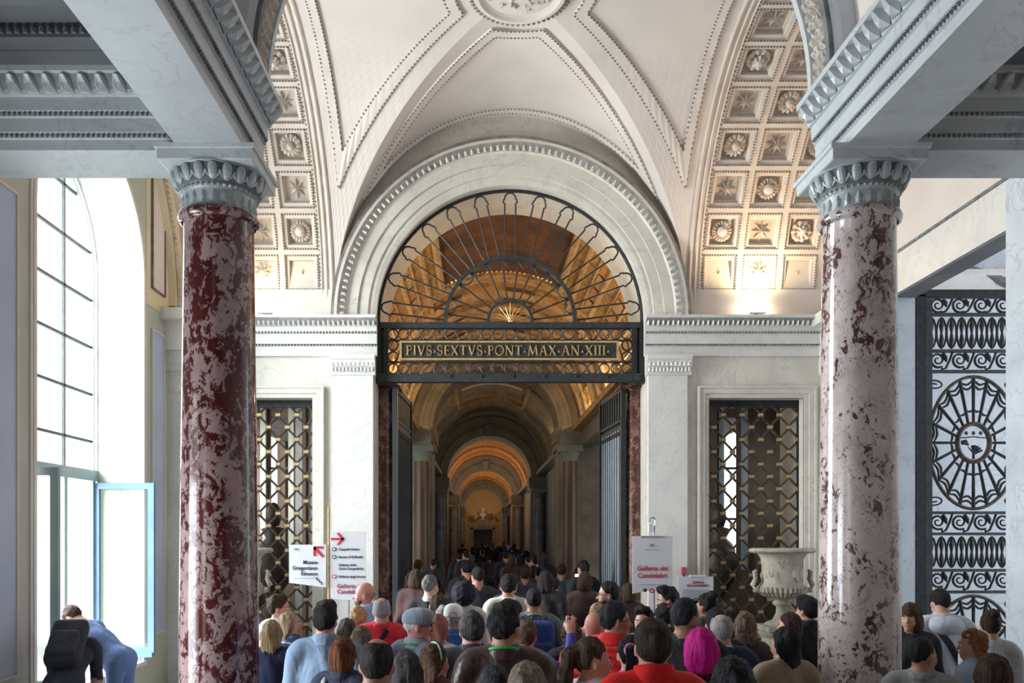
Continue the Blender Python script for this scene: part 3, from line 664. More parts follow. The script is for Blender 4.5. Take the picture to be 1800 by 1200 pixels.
# ------------------------------------------------------------------ THE GALLERY BEYOND THE ARCH
def barrel(name, y0, y1, r, zs, mat, n=32, th=.15):
    return recalc(MB().arch([(r, y0), (r, y1), (r+th, y1), (r+th, y0)], 0, zs, n=n).build(name, mat, kind='structure'))
G1 = barrel('ceiling_gallery', 12.35, 22.1, 2.35, 4.95, 'gold_stucco')
R1, Z1 = 2.35, 4.95
def gp(a, y, r=R1, z=Z1): return (r*math.cos(a), y, z+r*math.sin(a))
for dg in (12, 20, 27, 34, 41, 47, 53):
    for s in (0, 1):
        a = math.radians(dg) if s == 0 else PI-math.radians(dg); rr = .05 if dg in (20, 41, 53) else .028
        MB().tube([gp(a, 12.4, R1-.01), gp(a, 22, R1-.01)], rr, 6).build('gilt_rib', 'gold_stucco_pale' if dg % 2 else 'gold_stucco', G1)
for y_, w_, h_ in ((12.75, .10, .08), (16.62, .12, .09), (17.15, .05, .05), (17.7, .14, .10), (18.3, .05, .05), (18.9, .10, .08), (19.6, .16, .12), (20.4, .06, .06), (21.0, .14, .1), (21.7, .2, .14)):
    MB().arch([(R1+.01, y_-w_), (R1-h_, y_-w_*.6), (R1-h_, y_+w_*.6), (R1+.01, y_+w_)], 0, Z1, n=40).build('gilt_arch_band', 'gold_stucco_pale' if w_ > .09 else 'gold_stucco', G1)
def vault_patch(a0, a1, y0, y1, off, name, mat, par, r=R1, z=Z1, n=10):
    rows = [[gp(a0+(a1-a0)*i/n, y0, r-off, z), gp(a0+(a1-a0)*i/n, y1, r-off, z)] for i in range(n+1)]
    return MB().grid(rows).build(name, mat, par)
AF = math.radians(60)
fp = vault_patch(AF, PI-AF, 13.0, 16.3, .02, 'fresco_panel', 'fresco', G1)
for a in (AF, PI-AF): MB().tube([gp(a, 12.9, R1-.04), gp(a, 16.4, R1-.04)], .07, 6).build('frame_rail', 'gold_stucco_pale', fp)
for y_ in (12.95, 16.35): MB().arch([(R1, y_-.07), (R1-.09, y_-.05), (R1-.09, y_+.05), (R1, y_+.07)], 0, Z1, AF, PI-AF, n=16).build('frame_rail', 'gold_stucco_pale', fp)
MB().place(BEAD_V, BEAD_F, arc_frames(0, 16.24, Z1, R1-.03, .09, AF, PI-AF, w=.07, h=.06)).build('frame_bead', 'gilt', fp, kind='stuff')
for y0, y1 in ((17.25, 17.55), (17.9, 18.2), (19.0, 19.35), (19.85, 20.3), (20.5, 20.85)):      # painted fields of the vault
    for k in range(8):
        a0 = math.radians(14+k*19.2); vault_patch(a0, a0+math.radians(16), y0, y1, .025, 'painted_field', 'fresco' if k % 2 else 'gallery_orange', G1, n=3)
for dg0, dg1 in ((13, 19), (28, 33), (42, 46)):
    for k in range(5):
        for s in (0, 1):
            y0 = 12.95+k*.72; a0, a1 = math.radians(dg0), math.radians(dg1)
            if s: a0, a1 = PI-a1, PI-a0
            vault_patch(a0, a1, y0, y0+.6, .02, 'painted_field', 'gallery_orange' if (k+dg0) % 2 else 'gold_stucco_pale', G1, n=3)
# first compartment: side beams, aisles, walls
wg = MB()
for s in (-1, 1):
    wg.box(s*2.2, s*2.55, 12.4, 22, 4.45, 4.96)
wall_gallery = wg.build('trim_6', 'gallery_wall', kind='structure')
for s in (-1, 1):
    MB().box(s*1.97, s*2.2, 12.4, 22, 4.82, 4.96).build('cornice', 'gold_stucco', wall_gallery)  # ledge widened to hold back the lamps' downward light
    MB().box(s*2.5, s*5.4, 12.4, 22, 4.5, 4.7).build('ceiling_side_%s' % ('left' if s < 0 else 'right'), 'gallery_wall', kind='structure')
    wa = MB().box(s*5.3, s*5.5, 12.4, 13.2, 0, 4.7).box(s*5.3, s*5.5, 13.2, 15.8, 0, 2.4).box(s*5.3, s*5.5, 13.2, 15.8, 3.9, 4.7).box(s*5.3, s*5.5, 15.8, 22, 0, .5).box(s*5.3, s*5.5, 21, 22, .5, 4.7)  # unseen gaps left in the outer wall so sky light reaches the aisle
    # wall behind the grille with a tall window
    x0, x1 = (4.12, 4.42) if s > 0 else (3.98, 4.36)
    wa.box(s*2.45, s*x0, 15.6, 15.8, 0, 4.6).box(s*x1, s*5.4, 15.6, 15.8, 0, 4.6).box(s*x0, s*x1, 15.6, 15.8, 0, 1.6).box(s*x0, s*x1, 15.6, 15.8, 4.35, 4.6)
    ws_ = wa.build('wall_side_%s' % ('left' if s < 0 else 'right'), 'gallery_brown', kind='structure')
    for x_ in (x0-.11, x1+.03): MB().box(s*x_, s*(x_+.1), 15.5, 15.6, 1.5, 4.5).build('window_shutter', 'marble_green' if s > 0 else 'plaster_greenish', ws_)
    for z_ in (2.45, 3.4): MB().box(s*x0, s*x1, 15.66, 15.7, z_-.02, z_+.02).build('glazing_bar', 'iron_grey', ws_)
    MB().box(s*2.9, s*(x0-.15), 15.45, 15.6, 0, 4.5).build('wall_panel', 'gallery_brown' if s > 0 else 'gallery_stone', ws_)
    for x_ in (2.95, 3.3, 3.62): MB().box(s*x_, s*(x_+.07), 15.38, 15.45, 0, 4.5).build('pilaster_strip', 'gallery_brown', ws_)
def small_column(x, y, r, z1, mat, label, capmat='gallery_stone', cap=.4):
    t = thing('gallery_column', label, 'column', (x, y, 0)); c = (x, y, 0)
    MB().lathe([(r*1.35, 0), (r*1.35, .15), (r*1.15, .25), (r, .32)]+[(r*(1-.12*k/8), .32+(z1-cap-.32)*k/8) for k in range(9)], c, 20).build('shaft', mat, t, smooth=True)
    MB().lathe([(r*.88, z1-cap), (r*1.0, z1-cap+.03), (r*.95, z1-cap+.1), (r*1.15, z1-cap*.55), (r*1.3, z1-cap*.4)], c, 20).build('capital', capmat, t, smooth=True)
    MB().box(x-r*1.45, x+r*1.45, y-r*1.45, y+r*1.45, z1-cap*.4, z1).build('abacus', capmat, t)
    return t
for s, sd in ((-1, 'left'), (1, 'right')):
    small_column(s*1.80, 12.02, .17, 4.265, 'breccia_brown', 'brown veined marble column behind the %s open gate leaf' % ('solid dark' if s < 0 else 'pale barred'), 'breccia_brown', .08)
    small_column(s*1.93, 21.75, .21, 4.46, 'brown_stone', 'brown column under the gold arch in the gallery, on the %s side' % sd, 'gallery_green')
    MB().box(s*1.68, s*2.5, 21.5, 22.1, 4.46, 4.94).build('impost_block', 'gallery_green', wall_gallery)
def garch(num, y0, y1, r, zs, mat, half, top, keymat):
    mb = MB(); n = 40; rows = []
    for i in range(n+1):
        a = PI*i/n; c, q = math.cos(a), math.sin(a); k = min(half/max(abs(c), 1e-6), (top-zs)/max(q, 1e-6))
        rows.append([(k*c, y0, zs+k*q), (r*c, y0, zs+r*q), (r*c, y1, zs+r*q), (k*c, y1, zs+k*q)])
    mb.grid(rows)
    for s in (-1, 1): mb.box(s*r, s*half, y0, y1, 0, zs)
    w = mb.build('wall_arch_%d' % num, mat, kind='structure'); recalc(w)
    for q, (ra, rb, yo) in enumerate(((.0, .10, .06), (.10, .26, .10), (.26, .34, .15))):
        recalc(MB().arch([(r+ra, y0+.02), (r+ra, y0-yo), (r+rb, y0-yo), (r+rb, y0+.02)], 0, zs, n=n).build('archivolt', mat, w))
    for s in (-1, 1):
        MB().box(s*(r-.06), s*(r+.6), y0-.16, y1, zs-.55, zs-.36).box(s*(r-.10), s*(r+.64), y0-.22, y1, zs-.36, zs).build('impost', mat, w)
    kz = zs+r-.05
    MB().add([(-.13, y0-.28, kz), (.13, y0-.28, kz), (.2, y0-.3, kz+.5), (-.2, y0-.3, kz+.5), (-.13, y0, kz), (.13, y0, kz), (.2, y0, kz+.5), (-.2, y0, kz+.5)], [(0, 1, 2, 3), (0, 4, 5, 1), (1, 5, 6, 2), (2, 6, 7, 3), (3, 7, 4, 0)]).build('keystone', keymat, w)
    return w
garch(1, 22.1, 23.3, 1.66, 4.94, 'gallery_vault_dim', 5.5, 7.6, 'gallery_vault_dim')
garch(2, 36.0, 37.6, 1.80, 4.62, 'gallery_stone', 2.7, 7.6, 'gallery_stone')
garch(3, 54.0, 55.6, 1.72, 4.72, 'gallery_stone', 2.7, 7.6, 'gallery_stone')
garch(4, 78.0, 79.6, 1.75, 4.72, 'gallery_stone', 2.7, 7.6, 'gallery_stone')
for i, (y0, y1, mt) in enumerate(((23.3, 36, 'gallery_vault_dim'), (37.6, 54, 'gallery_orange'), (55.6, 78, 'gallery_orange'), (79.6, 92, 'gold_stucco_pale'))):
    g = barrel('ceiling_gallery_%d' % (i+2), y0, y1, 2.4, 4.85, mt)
    for k in range(5 if i == 0 else 4):
        y_ = y0+(y1-y0)*(k+.5)/(5 if i == 0 else 4)
        MB().arch([(2.41, y_-.3), (2.28, y_-.2), (2.28, y_+.2), (2.41, y_+.3)], 0, 4.85, n=28).build('vault_band', mt, g)
    if i == 0:
        a0 = math.radians(59)
        sp = vault_patch(a0, PI-a0, 26.6, 30.9, .03, 'ceiling_panel', 'gallery_vault_dim', g, 2.4, 4.85)
        vault_patch(a0+.1, PI-a0-.1, 26.85, 28.0, .06, 'painted_skylight', 'plaster', sp, 2.4, 4.85)  # pale plaster stands in for the brightness of a skylight
        for yy in (26.6, 29.6, 30.9): MB().arch([(2.4, yy-.1), (2.26, yy-.08), (2.26, yy+.08), (2.4, yy+.1)], 0, 4.85, a0, PI-a0, n=14).build('frame_rail', 'gold_stucco', sp)
        for a in (a0, PI-a0): MB().tube([gp(a, 26.6, 2.36, 4.85), gp(a, 30.9, 2.36, 4.85)], .1, 6).build('frame_rail', 'gold_stucco', sp)
    for s, sd in ((-1, 'left'), (1, 'right')):
        w = MB(); ym = (y0+y1)/2; a, b_ = ym-1.1, ym+1.1
        w.box(s*2.4, s*2.7, y0, a, 0, 4.9).box(s*2.4, s*2.7, b_, y1, 0, 4.9).box(s*2.4, s*2.7, a, b_, 0, 1.0).box(s*2.4, s*2.7, a, b_, 3.9, 4.9)
        w = w.build('wall_gallery_%s_%d' % (sd, i+2), 'gallery_stone', kind='structure')
        MB().box(s*2.52, s*2.55, ym-.04, ym+.04, 1.0, 3.9).build('glazing_bar', 'iron_grey', w)
        MB().box(s*2.02, s*2.4, y0, y1, 4.72, 4.86).build('cornice', 'gallery_stone', w)  # projects further to shield the floor from the lights above
        if i < 3:
            small_column(s*2.08, y1-.65, .23, 4.1, 'gallery_column', 'grey marble column before arch %s of the gallery, %s side' % (('with the dark keystone', 'with the pale keystone', 'nearest the far door')[i], sd))
we = MB(); we.box(-2.7, -1.05, 92, 92.4, 0, 8).box(1.05, 2.7, 92, 92.4, 0, 8).box(-1.05, 1.05, 92, 92.4, 2.75, 8)
wall_end = we.build('wall_end', 'gold_stucco_pale', kind='structure')
MB().box(-1.05, 1.05, 93.3, 93.5, 0, 3).box(-1.1,-1.05,92.2,93.4,0,3).box(1.05,1.1,92.2,93.4,0,3).box(-1.1,1.1,92.2,93.4,2.8,3).build('dark_passage', 'gallery_wall', wall_end)  # dark colour stands in for the unlit doorway
f = MB(); f.box(-1.3, -1.05, 91.85, 92, 0, 2.95).box(1.05, 1.3, 91.85, 92, 0, 2.95).box(-1.3, 1.3, 91.85, 92, 2.75, 3.0).box(-1.45, 1.45, 91.7, 92, 3.0, 3.2).build('door_frame', 'gallery_stone', wall_end)
rl = MB()
for k in range(40):
    a = rng.uniform(0, PI); r_ = rng.uniform(.5, 1.5); b2 = rng.uniform(0, 6.28); rd = np.array((math.cos(b2), 0, math.sin(b2))); tg = np.array((-math.sin(b2), 0, math.cos(b2)))
    rl.place(LEAF_V, LEAF_F, [(np.array((r_*math.cos(a), 91.98, 3.7+.75*r_*math.sin(a))), tg*.25, np.array((0, -.3, 0)), rd*.35)])
rl.build('gilt_relief', 'gold_stucco', wall_end, kind='stuff')
t = thing('portrait_bust', 'pale stone bust above the far doorway of the gallery', 'bust', (0, 91.75, 3.9))
MB().lathe([(.0, 3.9), (.3, 3.9), (.12, 4.05), (.12, 4.1), (.42, 4.25), (.45, 4.45), (.15, 4.6), (.0, 4.62)], (0, 91.75, 0), 14).build('shoulders', 'plaster', t, smooth=True)
MB().lathe([(.12, 4.55), (.13, 4.68), (.2, 4.8), (.22, 4.95), (.18, 5.1), (.0, 5.18)], (0, 91.75, 0), 14).build('head', 'plaster', t, smooth=True)
MB().box(-.3, .3, 91.45, 91.99, 3.75, 3.9).build('bracket', 'gallery_stone', t)
# unseen warm lights added over the cornices to brighten the gallery vaults
def lamp_point(loc, power, col=(1.0, .74, .44), r=.12):
    l = bpy.data.lights.new('unseen_cornice_light', 'POINT'); l.energy = power; l.color = col; l.shadow_soft_size = r
    o = bpy.data.objects.new('unseen_cornice_light', l); COL.objects.link(o); o.location = loc
for s in (-1, 1):
    for y_, pw in ((13.6, 75), (16.9, 75), (20.2, 26), (41, 70), (49, 70), (60, 90), (70, 90), (85, 110)):
        lamp_point((s*2.2, y_, 5.05 if y_ < 22 else 4.96), pw*(.85 if y_ < 22 else 1.1), r=.05)
    lamp_point((s*2.2, 29, 4.96), 22, r=.05)

# ------------------------------------------------------------------ IRONWORK OF THE ARCH
YT = 11.64
def ring_tube(cx, cz, r, y, rad, n=20, flatn=1.0):
    return MB().tube([(cx+r*math.cos(2*PI*i/n), y, cz+r*math.sin(2*PI*i/n)) for i in range(n)], rad, 6, closed=True, up=(0, 1, 0))
ZL = 5.105
lun = thing('lunette_grille', 'dark iron fan shaped grille filling the round arch above the inscription', 'grille', (0, YT, ZL))
def arcp(r, y, a0=0, a1=PI, n=48, z=ZL): return [(r*math.cos(a0+(a1-a0)*i/n), y, z+r*math.sin(a0+(a1-a0)*i/n)) for i in range(n+1)]
MB().tube(arcp(1.83, YT), .022, 6, up=(0, 1, 0)).build('outer_rim', 'iron', lun)
MB().arch([(.875, YT-.04), (.875, YT+.04), (.925, YT+.04), (.925, YT-.04)], 0, ZL, n=40).build('middle_rim', 'iron_grey', lun)
MB().arch([(.285, YT-.04), (.285, YT+.04), (.325, YT+.04), (.325, YT-.04)], 0, ZL, n=28).build('inner_rim', 'iron_grey', lun)
NH = 13
for k in range(NH):
    a = PI*(k+.5)/NH; rd = Vector((math.cos(a), 0, math.sin(a))); tg = Vector((-math.sin(a), 0, math.cos(a))); C0 = Vector((0, YT, ZL)); hw = .078; hm = .075
    pth = [C0+rd*.92-tg*hm, C0+rd*1.66-tg*hw*.98, C0+rd*1.665-tg*(hw+.018), C0+rd*1.71-tg*(hw+.012)]
    pth += [C0+rd*(1.72+.085*math.sin(PI*j/8))-tg*(hw*math.cos(PI*j/8)) for j in range(9)]
    pth += [C0+rd*1.71+tg*(hw+.012), C0+rd*1.665+tg*(hw+.018), C0+rd*1.66+tg*hw*.98, C0+rd*.92+tg*hm]
    MB().tube(pth, .0125, 6, up=(0, 1, 0)).build('spoke_hoop', 'iron_grey' if 2 < k < 10 else 'iron', lun)
for k in range(12):
    a = PI*(k+.5)/12; c, q = math.cos(a), math.sin(a)
    MB().tube([(.32*c, YT, ZL+.32*q), (.88*c, YT, ZL+.88*q)], .0125, 6).build('inner_spoke', 'iron_grey', lun)
for k in range(1, 12):
    a = PI*k/12; rd = Vector((math.cos(a), 0, math.sin(a))); tg = Vector((-math.sin(a), 0, math.cos(a))); C0 = Vector((0, YT, ZL))
    MB().tube([C0+rd*(.88-.10*math.sin(PI*j/10))+tg*(.098*math.cos(PI*j/10)) for j in range(11)], .010, 6, up=(0, 1, 0)).build('swag', 'iron_grey', lun)
for k in range(9):
    a = PI*(k+.7)/9.4; c, q = math.cos(a), math.sin(a); L = .26 if k % 2 == 0 else .20
    MB().tube([(.03*c, YT-.01, ZL+.02+.03*q), (L*c, YT-.01, ZL+.02+L*q)], [.006, .004], 5).build('sun_ray', 'gilt', lun)
MB().lathe([(0, -.03), (.02, -.02), (.028, 0), (.02, .02), (0, .03)], (0, YT-.02, ZL+.02), 10).build('sun_boss', 'gilt', lun)
tr = thing('inscribed_transom', 'dark iron transom with rows of rings around a gilt lettered plate', 'transom', (0, YT, 4.27))
MB().box(-1.84, 1.84, YT-.05, YT+.05, 5.02, 5.10).build('top_bar', 'iron_grey', tr)
MB().box(-1.84, 1.84, YT-.07, YT+.05, 4.27, 4.385).build('bottom_bar', 'iron_grey', tr)
for s in (-1, 1):
    MB().box(s*1.70, s*1.76, YT-.04, YT+.04, 4.385, 5.02).build('side_bar', 'iron', tr)
    MB().box(s*1.79, s*1.88, YT-.06, YT+.06, 4.27, 5.10).build('end_bar', 'iron', tr)
    MB().box(s*1.76, s*1.79, YT+.0, YT+.03, 4.385, 5.02).build('end_plate', 'iron', tr)
    MB().lathe([(0, -.06), (.08, -.05), (.11, -.02), (.09, .03), (.05, .06), (0, .06)], (s*1.80, YT-.02, 4.30), 14).build('hinge_socket', 'iron', tr)
for z0, z1 in ((4.845, 4.865), (4.545, 4.565)): MB().box(-1.70, 1.70, YT-.02, YT+.02, z0, z1).build('rail', 'iron', tr)
for z_ in (4.942, 4.465):
    for k in range(19): ring_tube(-1.487+.1645*k, z_, .071, YT, .011).build('ring', 'iron_grey', tr)
for s in (-1, 1):
    for z_ in (4.942, 4.79, 4.63, 4.465): ring_tube(s*1.63 if s < 0 else 1.625, z_, .07, YT, .011).build('ring', 'iron', tr)
pl = MB().box(-1.53, 1.50, YT-.035, YT-.01, 4.575, 4.84).build('plate', 'iron_grey', tr)
for a in ((-1.53, 1.50, 4.575, 4.60), (-1.53, 1.50, 4.815, 4.84), (-1.53, -1.505, 4.60, 4.815), (1.475, 1.50, 4.60, 4.815)):
    MB().box(a[0], a[1], YT-.055, YT-.03, a[2], a[3]).build('gilt_frame', 'gilt', pl)
# Roman capitals built from strokes: list of (polyline, weight); unit height 1
def arc2(cx, cy, rx, ry, a0, a1, n=12): return [(cx+rx*math.cos(math.radians(a0+(a1-a0)*i/n)), cy+ry*math.sin(math.radians(a0+(a1-a0)*i/n))) for i in range(n+1)]
TH, TN, SR = .135, .06, .05
def serif(x, y, w=.15): return ([(x-w, y), (x+w, y)], SR)
GL = {
 'I': (.34, [([(.17, 0), (.17, 1)], TH), serif(.17, .025), serif(.17, .975)]),
 'P': (.62, [([(.17, 0), (.17, 1)], TH), serif(.17, .025), serif(.12, .975, .11), ([(.17, .96)]+arc2(.30, .73, .23, .23, 90, -90)+[(.17, .5)], .085)]),
 'V': (.80, [([(.12, 1), (.40, 0)], TH), ([(.68, 1), (.40, 0)], TN), serif(.12, .975, .12), serif(.68, .975, .12)]),
 'S': (.56, [(arc2(.28, .74, .19, .23, 25, 255)+arc2(.28, .27, .20, .25, 80, -155), .105), ([(.455, .70), (.455, .95)], SR), ([(.09, .04), (.09, .28)], SR)]),
 'E': (.60, [([(.17, 0), (.17, 1)], TH), serif(.12, .025, .1), serif(.12, .975, .1), ([(.17, .965), (.52, .965)], .06), ([(.17, .5), (.46, .5)], .06), ([(.17, .035), (.54, .035)], .06), ([(.52, .86), (.52, 1)], .04), ([(.54, 0), (.54, .15)], .04), ([(.46, .42), (.46, .58)], .04)]),
 'X': (.78, [([(.12, 1), (.66, 0)], TH), ([(.66, 1), (.12, 0)], TN), serif(.12, .975, .11), serif(.66, .975, .11), serif(.12, .025, .11), serif(.66, .025, .11)]),
 'T': (.72, [([(.36, 0), (.36, 1)], TH), ([(.06, .965), (.66, .965)], .06), ([(.06, .82), (.06, 1)], .045), ([(.66, .82), (.66, 1)], .045), serif(.36, .025)]),
 'O': (.90, [(arc2(.45, .5, .37, .46, 0, 360, 28), .105)]),
 'N': (.88, [([(.15, 0), (.15, 1)], TN), ([(.12, 1), (.73, 0)], TH), ([(.73, 0), (.73, 1)], TN), serif(.15, .025, .11), serif(.10, .975, .1), serif(.73, .975, .11)]),
 'M': (1.05, [([(.15, 0), (.24, 1)], TN), ([(.24, 1), (.52, .05)], TH), ([(.52, .05), (.82, 1)], TN), ([(.82, 1), (.91, 0)], TH), serif(.15, .025, .11), serif(.91, .025, .11)]),
 'A': (.82, [([(.12, 0), (.41, 1)], TN), ([(.41, 1), (.70, 0)], TH), ([(.24, .36), (.58, .36)], .05), serif(.12, .025, .11), serif(.70, .025, .11)]),
 '.': (.34, [([(.05, .30), (.17, .36)], .06), ([(.29, .30), (.17, .36)], .06), ([(.17, .36), (.17, .52)], .06)]),
}
def letter_mesh(ch, size, depth=.02):
    mb = MB()
    for line, w in GL[ch][1]:
        for (x0, y0), (x1, y1) in zip(line[:-1], line[1:]):
            d = Vector((x1-x0, y1-y0)); L = d.length
            if L < 1e-6: continue
            d /= L; nn = Vector((-d.y, d.x))*(w/2); e = d*(.012 if len(line) > 2 else 0)
            q = [(x0-e.x+nn.x, y0-e.y+nn.y), (x0-e.x-nn.x, y0-e.y-nn.y), (x1+e.x-nn.x, y1+e.y-nn.y), (x1+e.x+nn.x, y1+e.y+nn.y)]
            mb.prism([(a*size, 0, b2*size) for a, b2 in q], (0, -depth, 0))
    return mb
TXT = 'PIVS.SEXTVS.PONT.MAX.AN.XIII.'; tot = sum(GL[c][0]+.06 for c in TXT); LH = .142; sx = 2.84/(tot*LH); x = -1.45
for c in TXT:
    mb = letter_mesh(c, LH); mb.v = [(x+a*sx, YT-.036+b2, 4.637+c_) for a, b2, c_ in mb.v]
    mb.build('letter' if c != '.' else 'stop_mark', 'gilt', pl); x += (GL[c][0]+.06)*LH*sx
for k in range(6):
    MB().lathe([(.0, 0), (.018, .002), (.022, .012), (.012, .026), (0, .03)], (0, 0, 0), 8)
    xb = -.83+k*.436; mb = MB().lathe([(.024, 0), (.024, .012), (.014, .026), (0, .03)], n=8); mb.v = [(xb+a, YT-.07-c_, 4.345+b2) for a, b2, c_ in mb.v]; mb.build('bolt', 'iron', tr)
# open gate leaves
def gate_leaf(x, y, dx, dy, W_, Hh, label, barm, panel):
    t = thing('gate_leaf', label, 'gate', (x, y, 0)); d = Vector((dx, dy, 0)).normalized(); nv = Vector((d.y, -d.x, 0))
    def bar(u0, u1, z0, z1, th, name, mat):
        q = [Vector((x, y, 0))+d*u+nv*o_ for u, o_ in ((u0, -th), (u1, -th), (u1, th), (u0, th))]
        MB().prism([(p.x, p.y, z0) for p in q], (0, 0, z1-z0)).build(name, mat, t)
    bar(0, .08, .05, Hh+.05, .035, 'stile', 'iron' if not panel else 'iron_lit'); bar(W_-.07, W_, .05, Hh, .035, 'stile', 'iron')
    for z0, z1 in ((.05, .15), (1.02, 1.09), (1.20, 1.26), (Hh-.60, Hh-.55), (Hh-.50, Hh-.46), (Hh-.07, Hh)): bar(.07, W_-.06, z0, z1, .022, 'rail', 'iron')
    nb = 9
    for k in range(nb):
        u = .07+(W_-.14)*(k+.5)/nb; p = Vector((x, y, 0))+d*u
        MB().tube([(p.x, p.y, 1.24), (p.x, p.y, Hh-.58)], .024, 6).build('bar', barm, t)
        MB().tube([(p.x, p.y, Hh-.47), (p.x, p.y, Hh-.05)], .018, 6).build('bar', 'iron', t)
        MB().tube([(p.x, p.y, Hh-.72), (p.x, p.y, Hh-.66), (p.x, p.y, Hh-.56)], [.012, .036, .004], 6).build('spear_head', 'iron', t)
        MB().tube([(p.x, p.y, 1.27), (p.x, p.y, 1.36), (p.x, p.y, 1.42)], [.004, .036, .012], 6).build('spear_head', 'iron', t)
        MB().tube([(p.x, p.y, .15), (p.x, p.y, 1.02)], .018, 6).build('bar', 'iron', t)
    if panel: bar(.08, W_-.07, .15, Hh-.1, .008, 'backing_sheet', 'iron')
    return t
gate_leaf(-1.63, 11.86, .10, 1.5, 1.5, 4.27, 'dark sheeted iron gate leaf folded open at the left of the arch', 'iron', True)
gate_leaf(1.62, 11.86, -.105, 1.5, 1.5, 4.27, 'barred iron gate leaf with spear heads folded open at the right', 'iron_lit', False)  # bars in the paler iron, coloured as if lit

# ------------------------------------------------------------------ LATTICE GRILLES IN THE BACK WALL
clampm = MB().box(-.034, .034, -.024, .024, -.021, .021); 
CLV = [(a, b2, c) for a, b2, c in clampm.v]
CLM = bpy.data.meshes.new('clamp'); CLM.from_pydata(CLV+[(.034*q, -.028, z) for q in (-.4, .4) for z in (-.024, .024)], [], clampm.f); CLM.materials.append(M('brass'))
for s in (-1, 1):
    t = thing('lattice_grille', 'curved iron lattice with brass clamps in the window %s' % ('behind the arrow sign on the left' if s < 0 else 'behind the right hand stone urn'), 'grille', (s*(GX0+GX1)/2, YB+.2, GZ0))
    o_ = t['_o']; hp = (GX1-GX0)/10; pr_ = .172; nrow = 20
    for j in range(10):
        pth = []
        for r_ in range(nrow+1):
            z = GZ1-.03-pr_*r_
            i_ = j if (j+r_) % 2 == 1 else j+1; i2 = j if (j+r_+1) % 2 == 1 else j+1
            for q in range(6):
                f_ = q/6; e = .5-.5*math.cos(PI*f_); e = .35*f_+.65*e
                pth.append((s*(GX0+hp*(i_+(i2-i_)*e)), YB+.2, z-pr_*f_))
        pth = [p for p in pth if p[2] >= GZ0-.02]
        MB().tube(pth, .0165, 6, up=(0, 1, 0)).build('lattice_bar', 'bronze_dark', t)
    for r_ in range(nrow+1):
        for i_ in range(11):
            if (i_+r_) % 2 == 1:
                z = GZ1-.03-pr_*r_
                if z < GZ0: continue
                c = link('clamp', CLM, t); c.location = (s*(GX0+hp*i_)-o_[0], 0, z-o_[2])
    for x_ in (GX0, GX1): MB().box(s*(x_-.015), s*(x_+.015), YB+.17, YB+.23, GZ0, GZ1).build('side_bar', 'iron', t)
    MB().box(s*GX0, s*GX1, YB+.17, YB+.3, GZ1-.09, GZ1).build('head_bar', 'iron', t)

# ------------------------------------------------------------------ STONE URNS
def urn(x, y, sc, label, zb=.99):
    t = thing('stone_urn', label, 'urn', (x, y, zb)); c = (x, y, zb)
    body = [(0, 0), (.21, 0), (.21, .03), (.12, .07), (.075, .16), (.07, .24), (.115, .27), (.115, .30), (.09, .32), (.12, .345), (.22, .39), (.285, .44), (.29, .50), (.265, .53), (.25, .56), (.248, .75), (.262, .86), (.31, .93)]
    MB().lathe([(r*sc, z*sc) for r, z in body], c, 40).build('body', 'vase_stone', t, smooth=True)
    MB().lathe([(r*sc, z*sc) for r, z in ((.29, .92), (.39, .935), (.415, .955), (.405, .98), (.39, .99), (.30, .985), (.26, .9), (.0, .88))], c, 40).build('rim', 'vase_stone', t, smooth=False)
    for i in range(32):
        a = 2*PI*i/32; q = MB().tube([(x+sc*r*math.cos(a), y+sc*r*math.sin(a), zb+sc*z) for r, z in ((.15, .355), (.235, .395), (.29, .445), (.295, .50))], [.01*sc, .022*sc, .026*sc, .012*sc], 5); q.build('gadroon', 'vase_stone', t)
    for sg in (-1, 1):
        MB().tube([(x+sg*sc*r, y-.02, zb+sc*z) for r, z in ((.27, .44), (.36, .46), (.385, .52), (.345, .60), (.36, .69), (.33, .71))], [.03*sc, .04*sc, .035*sc, .03*sc, .03*sc, .02*sc], 7).build('handle', 'vase_stone', t, smooth=True)
    fr = []
    for k in range(40):
        a = rng.uniform(0, 2*PI); z = rng.uniform(.56, .84); r_ = .248; rd = np.array((math.cos(a), math.sin(a), 0)); tg = np.array((-math.sin(a), math.cos(a), 0)); b2 = rng.uniform(-1, 1)
        u = tg*math.cos(b2)+np.array((0, 0, 1.))*math.sin(b2); v = -tg*math.sin(b2)+np.array((0, 0, 1.))*math.cos(b2)
        fr.append((np.array(c)+rd*(r_-.004)*sc+np.array((0, 0, z*sc)), u*.07*sc, rd*.035*sc, v*.1*sc))
    MB().place(LEAF_V, LEAF_F, fr).build('relief', 'vase_stone', t, kind='stuff')
    MB().box(x-.26*sc, x+.26*sc, y-.26*sc, y+.26*sc, zb-.06, zb).build('foot_slab', 'vase_stone', t)
    p = thing('urn_pedestal', 'round pale stone pedestal carrying the urn %s' % ('at the right grille' if x > 0 else 'behind the red column'), 'pedestal', (x, y, 0))
    MB().lathe([(.36, 0), (.36, .1), (.30, .14), (.26, .2), (.25, .83), (.30, .89), (.31, .93), (.0, .93)], (x, y, 0), 24).build('drum', 'vase_stone', p)
    t.location.z = zb; return t
urn(3.46, 10.75, 1.0, 'carved stone urn with handles and a broad rim in front of the right grille')
urn(-3.50, 10.75, 1.0, 'worn stone urn half hidden behind the dark red column')
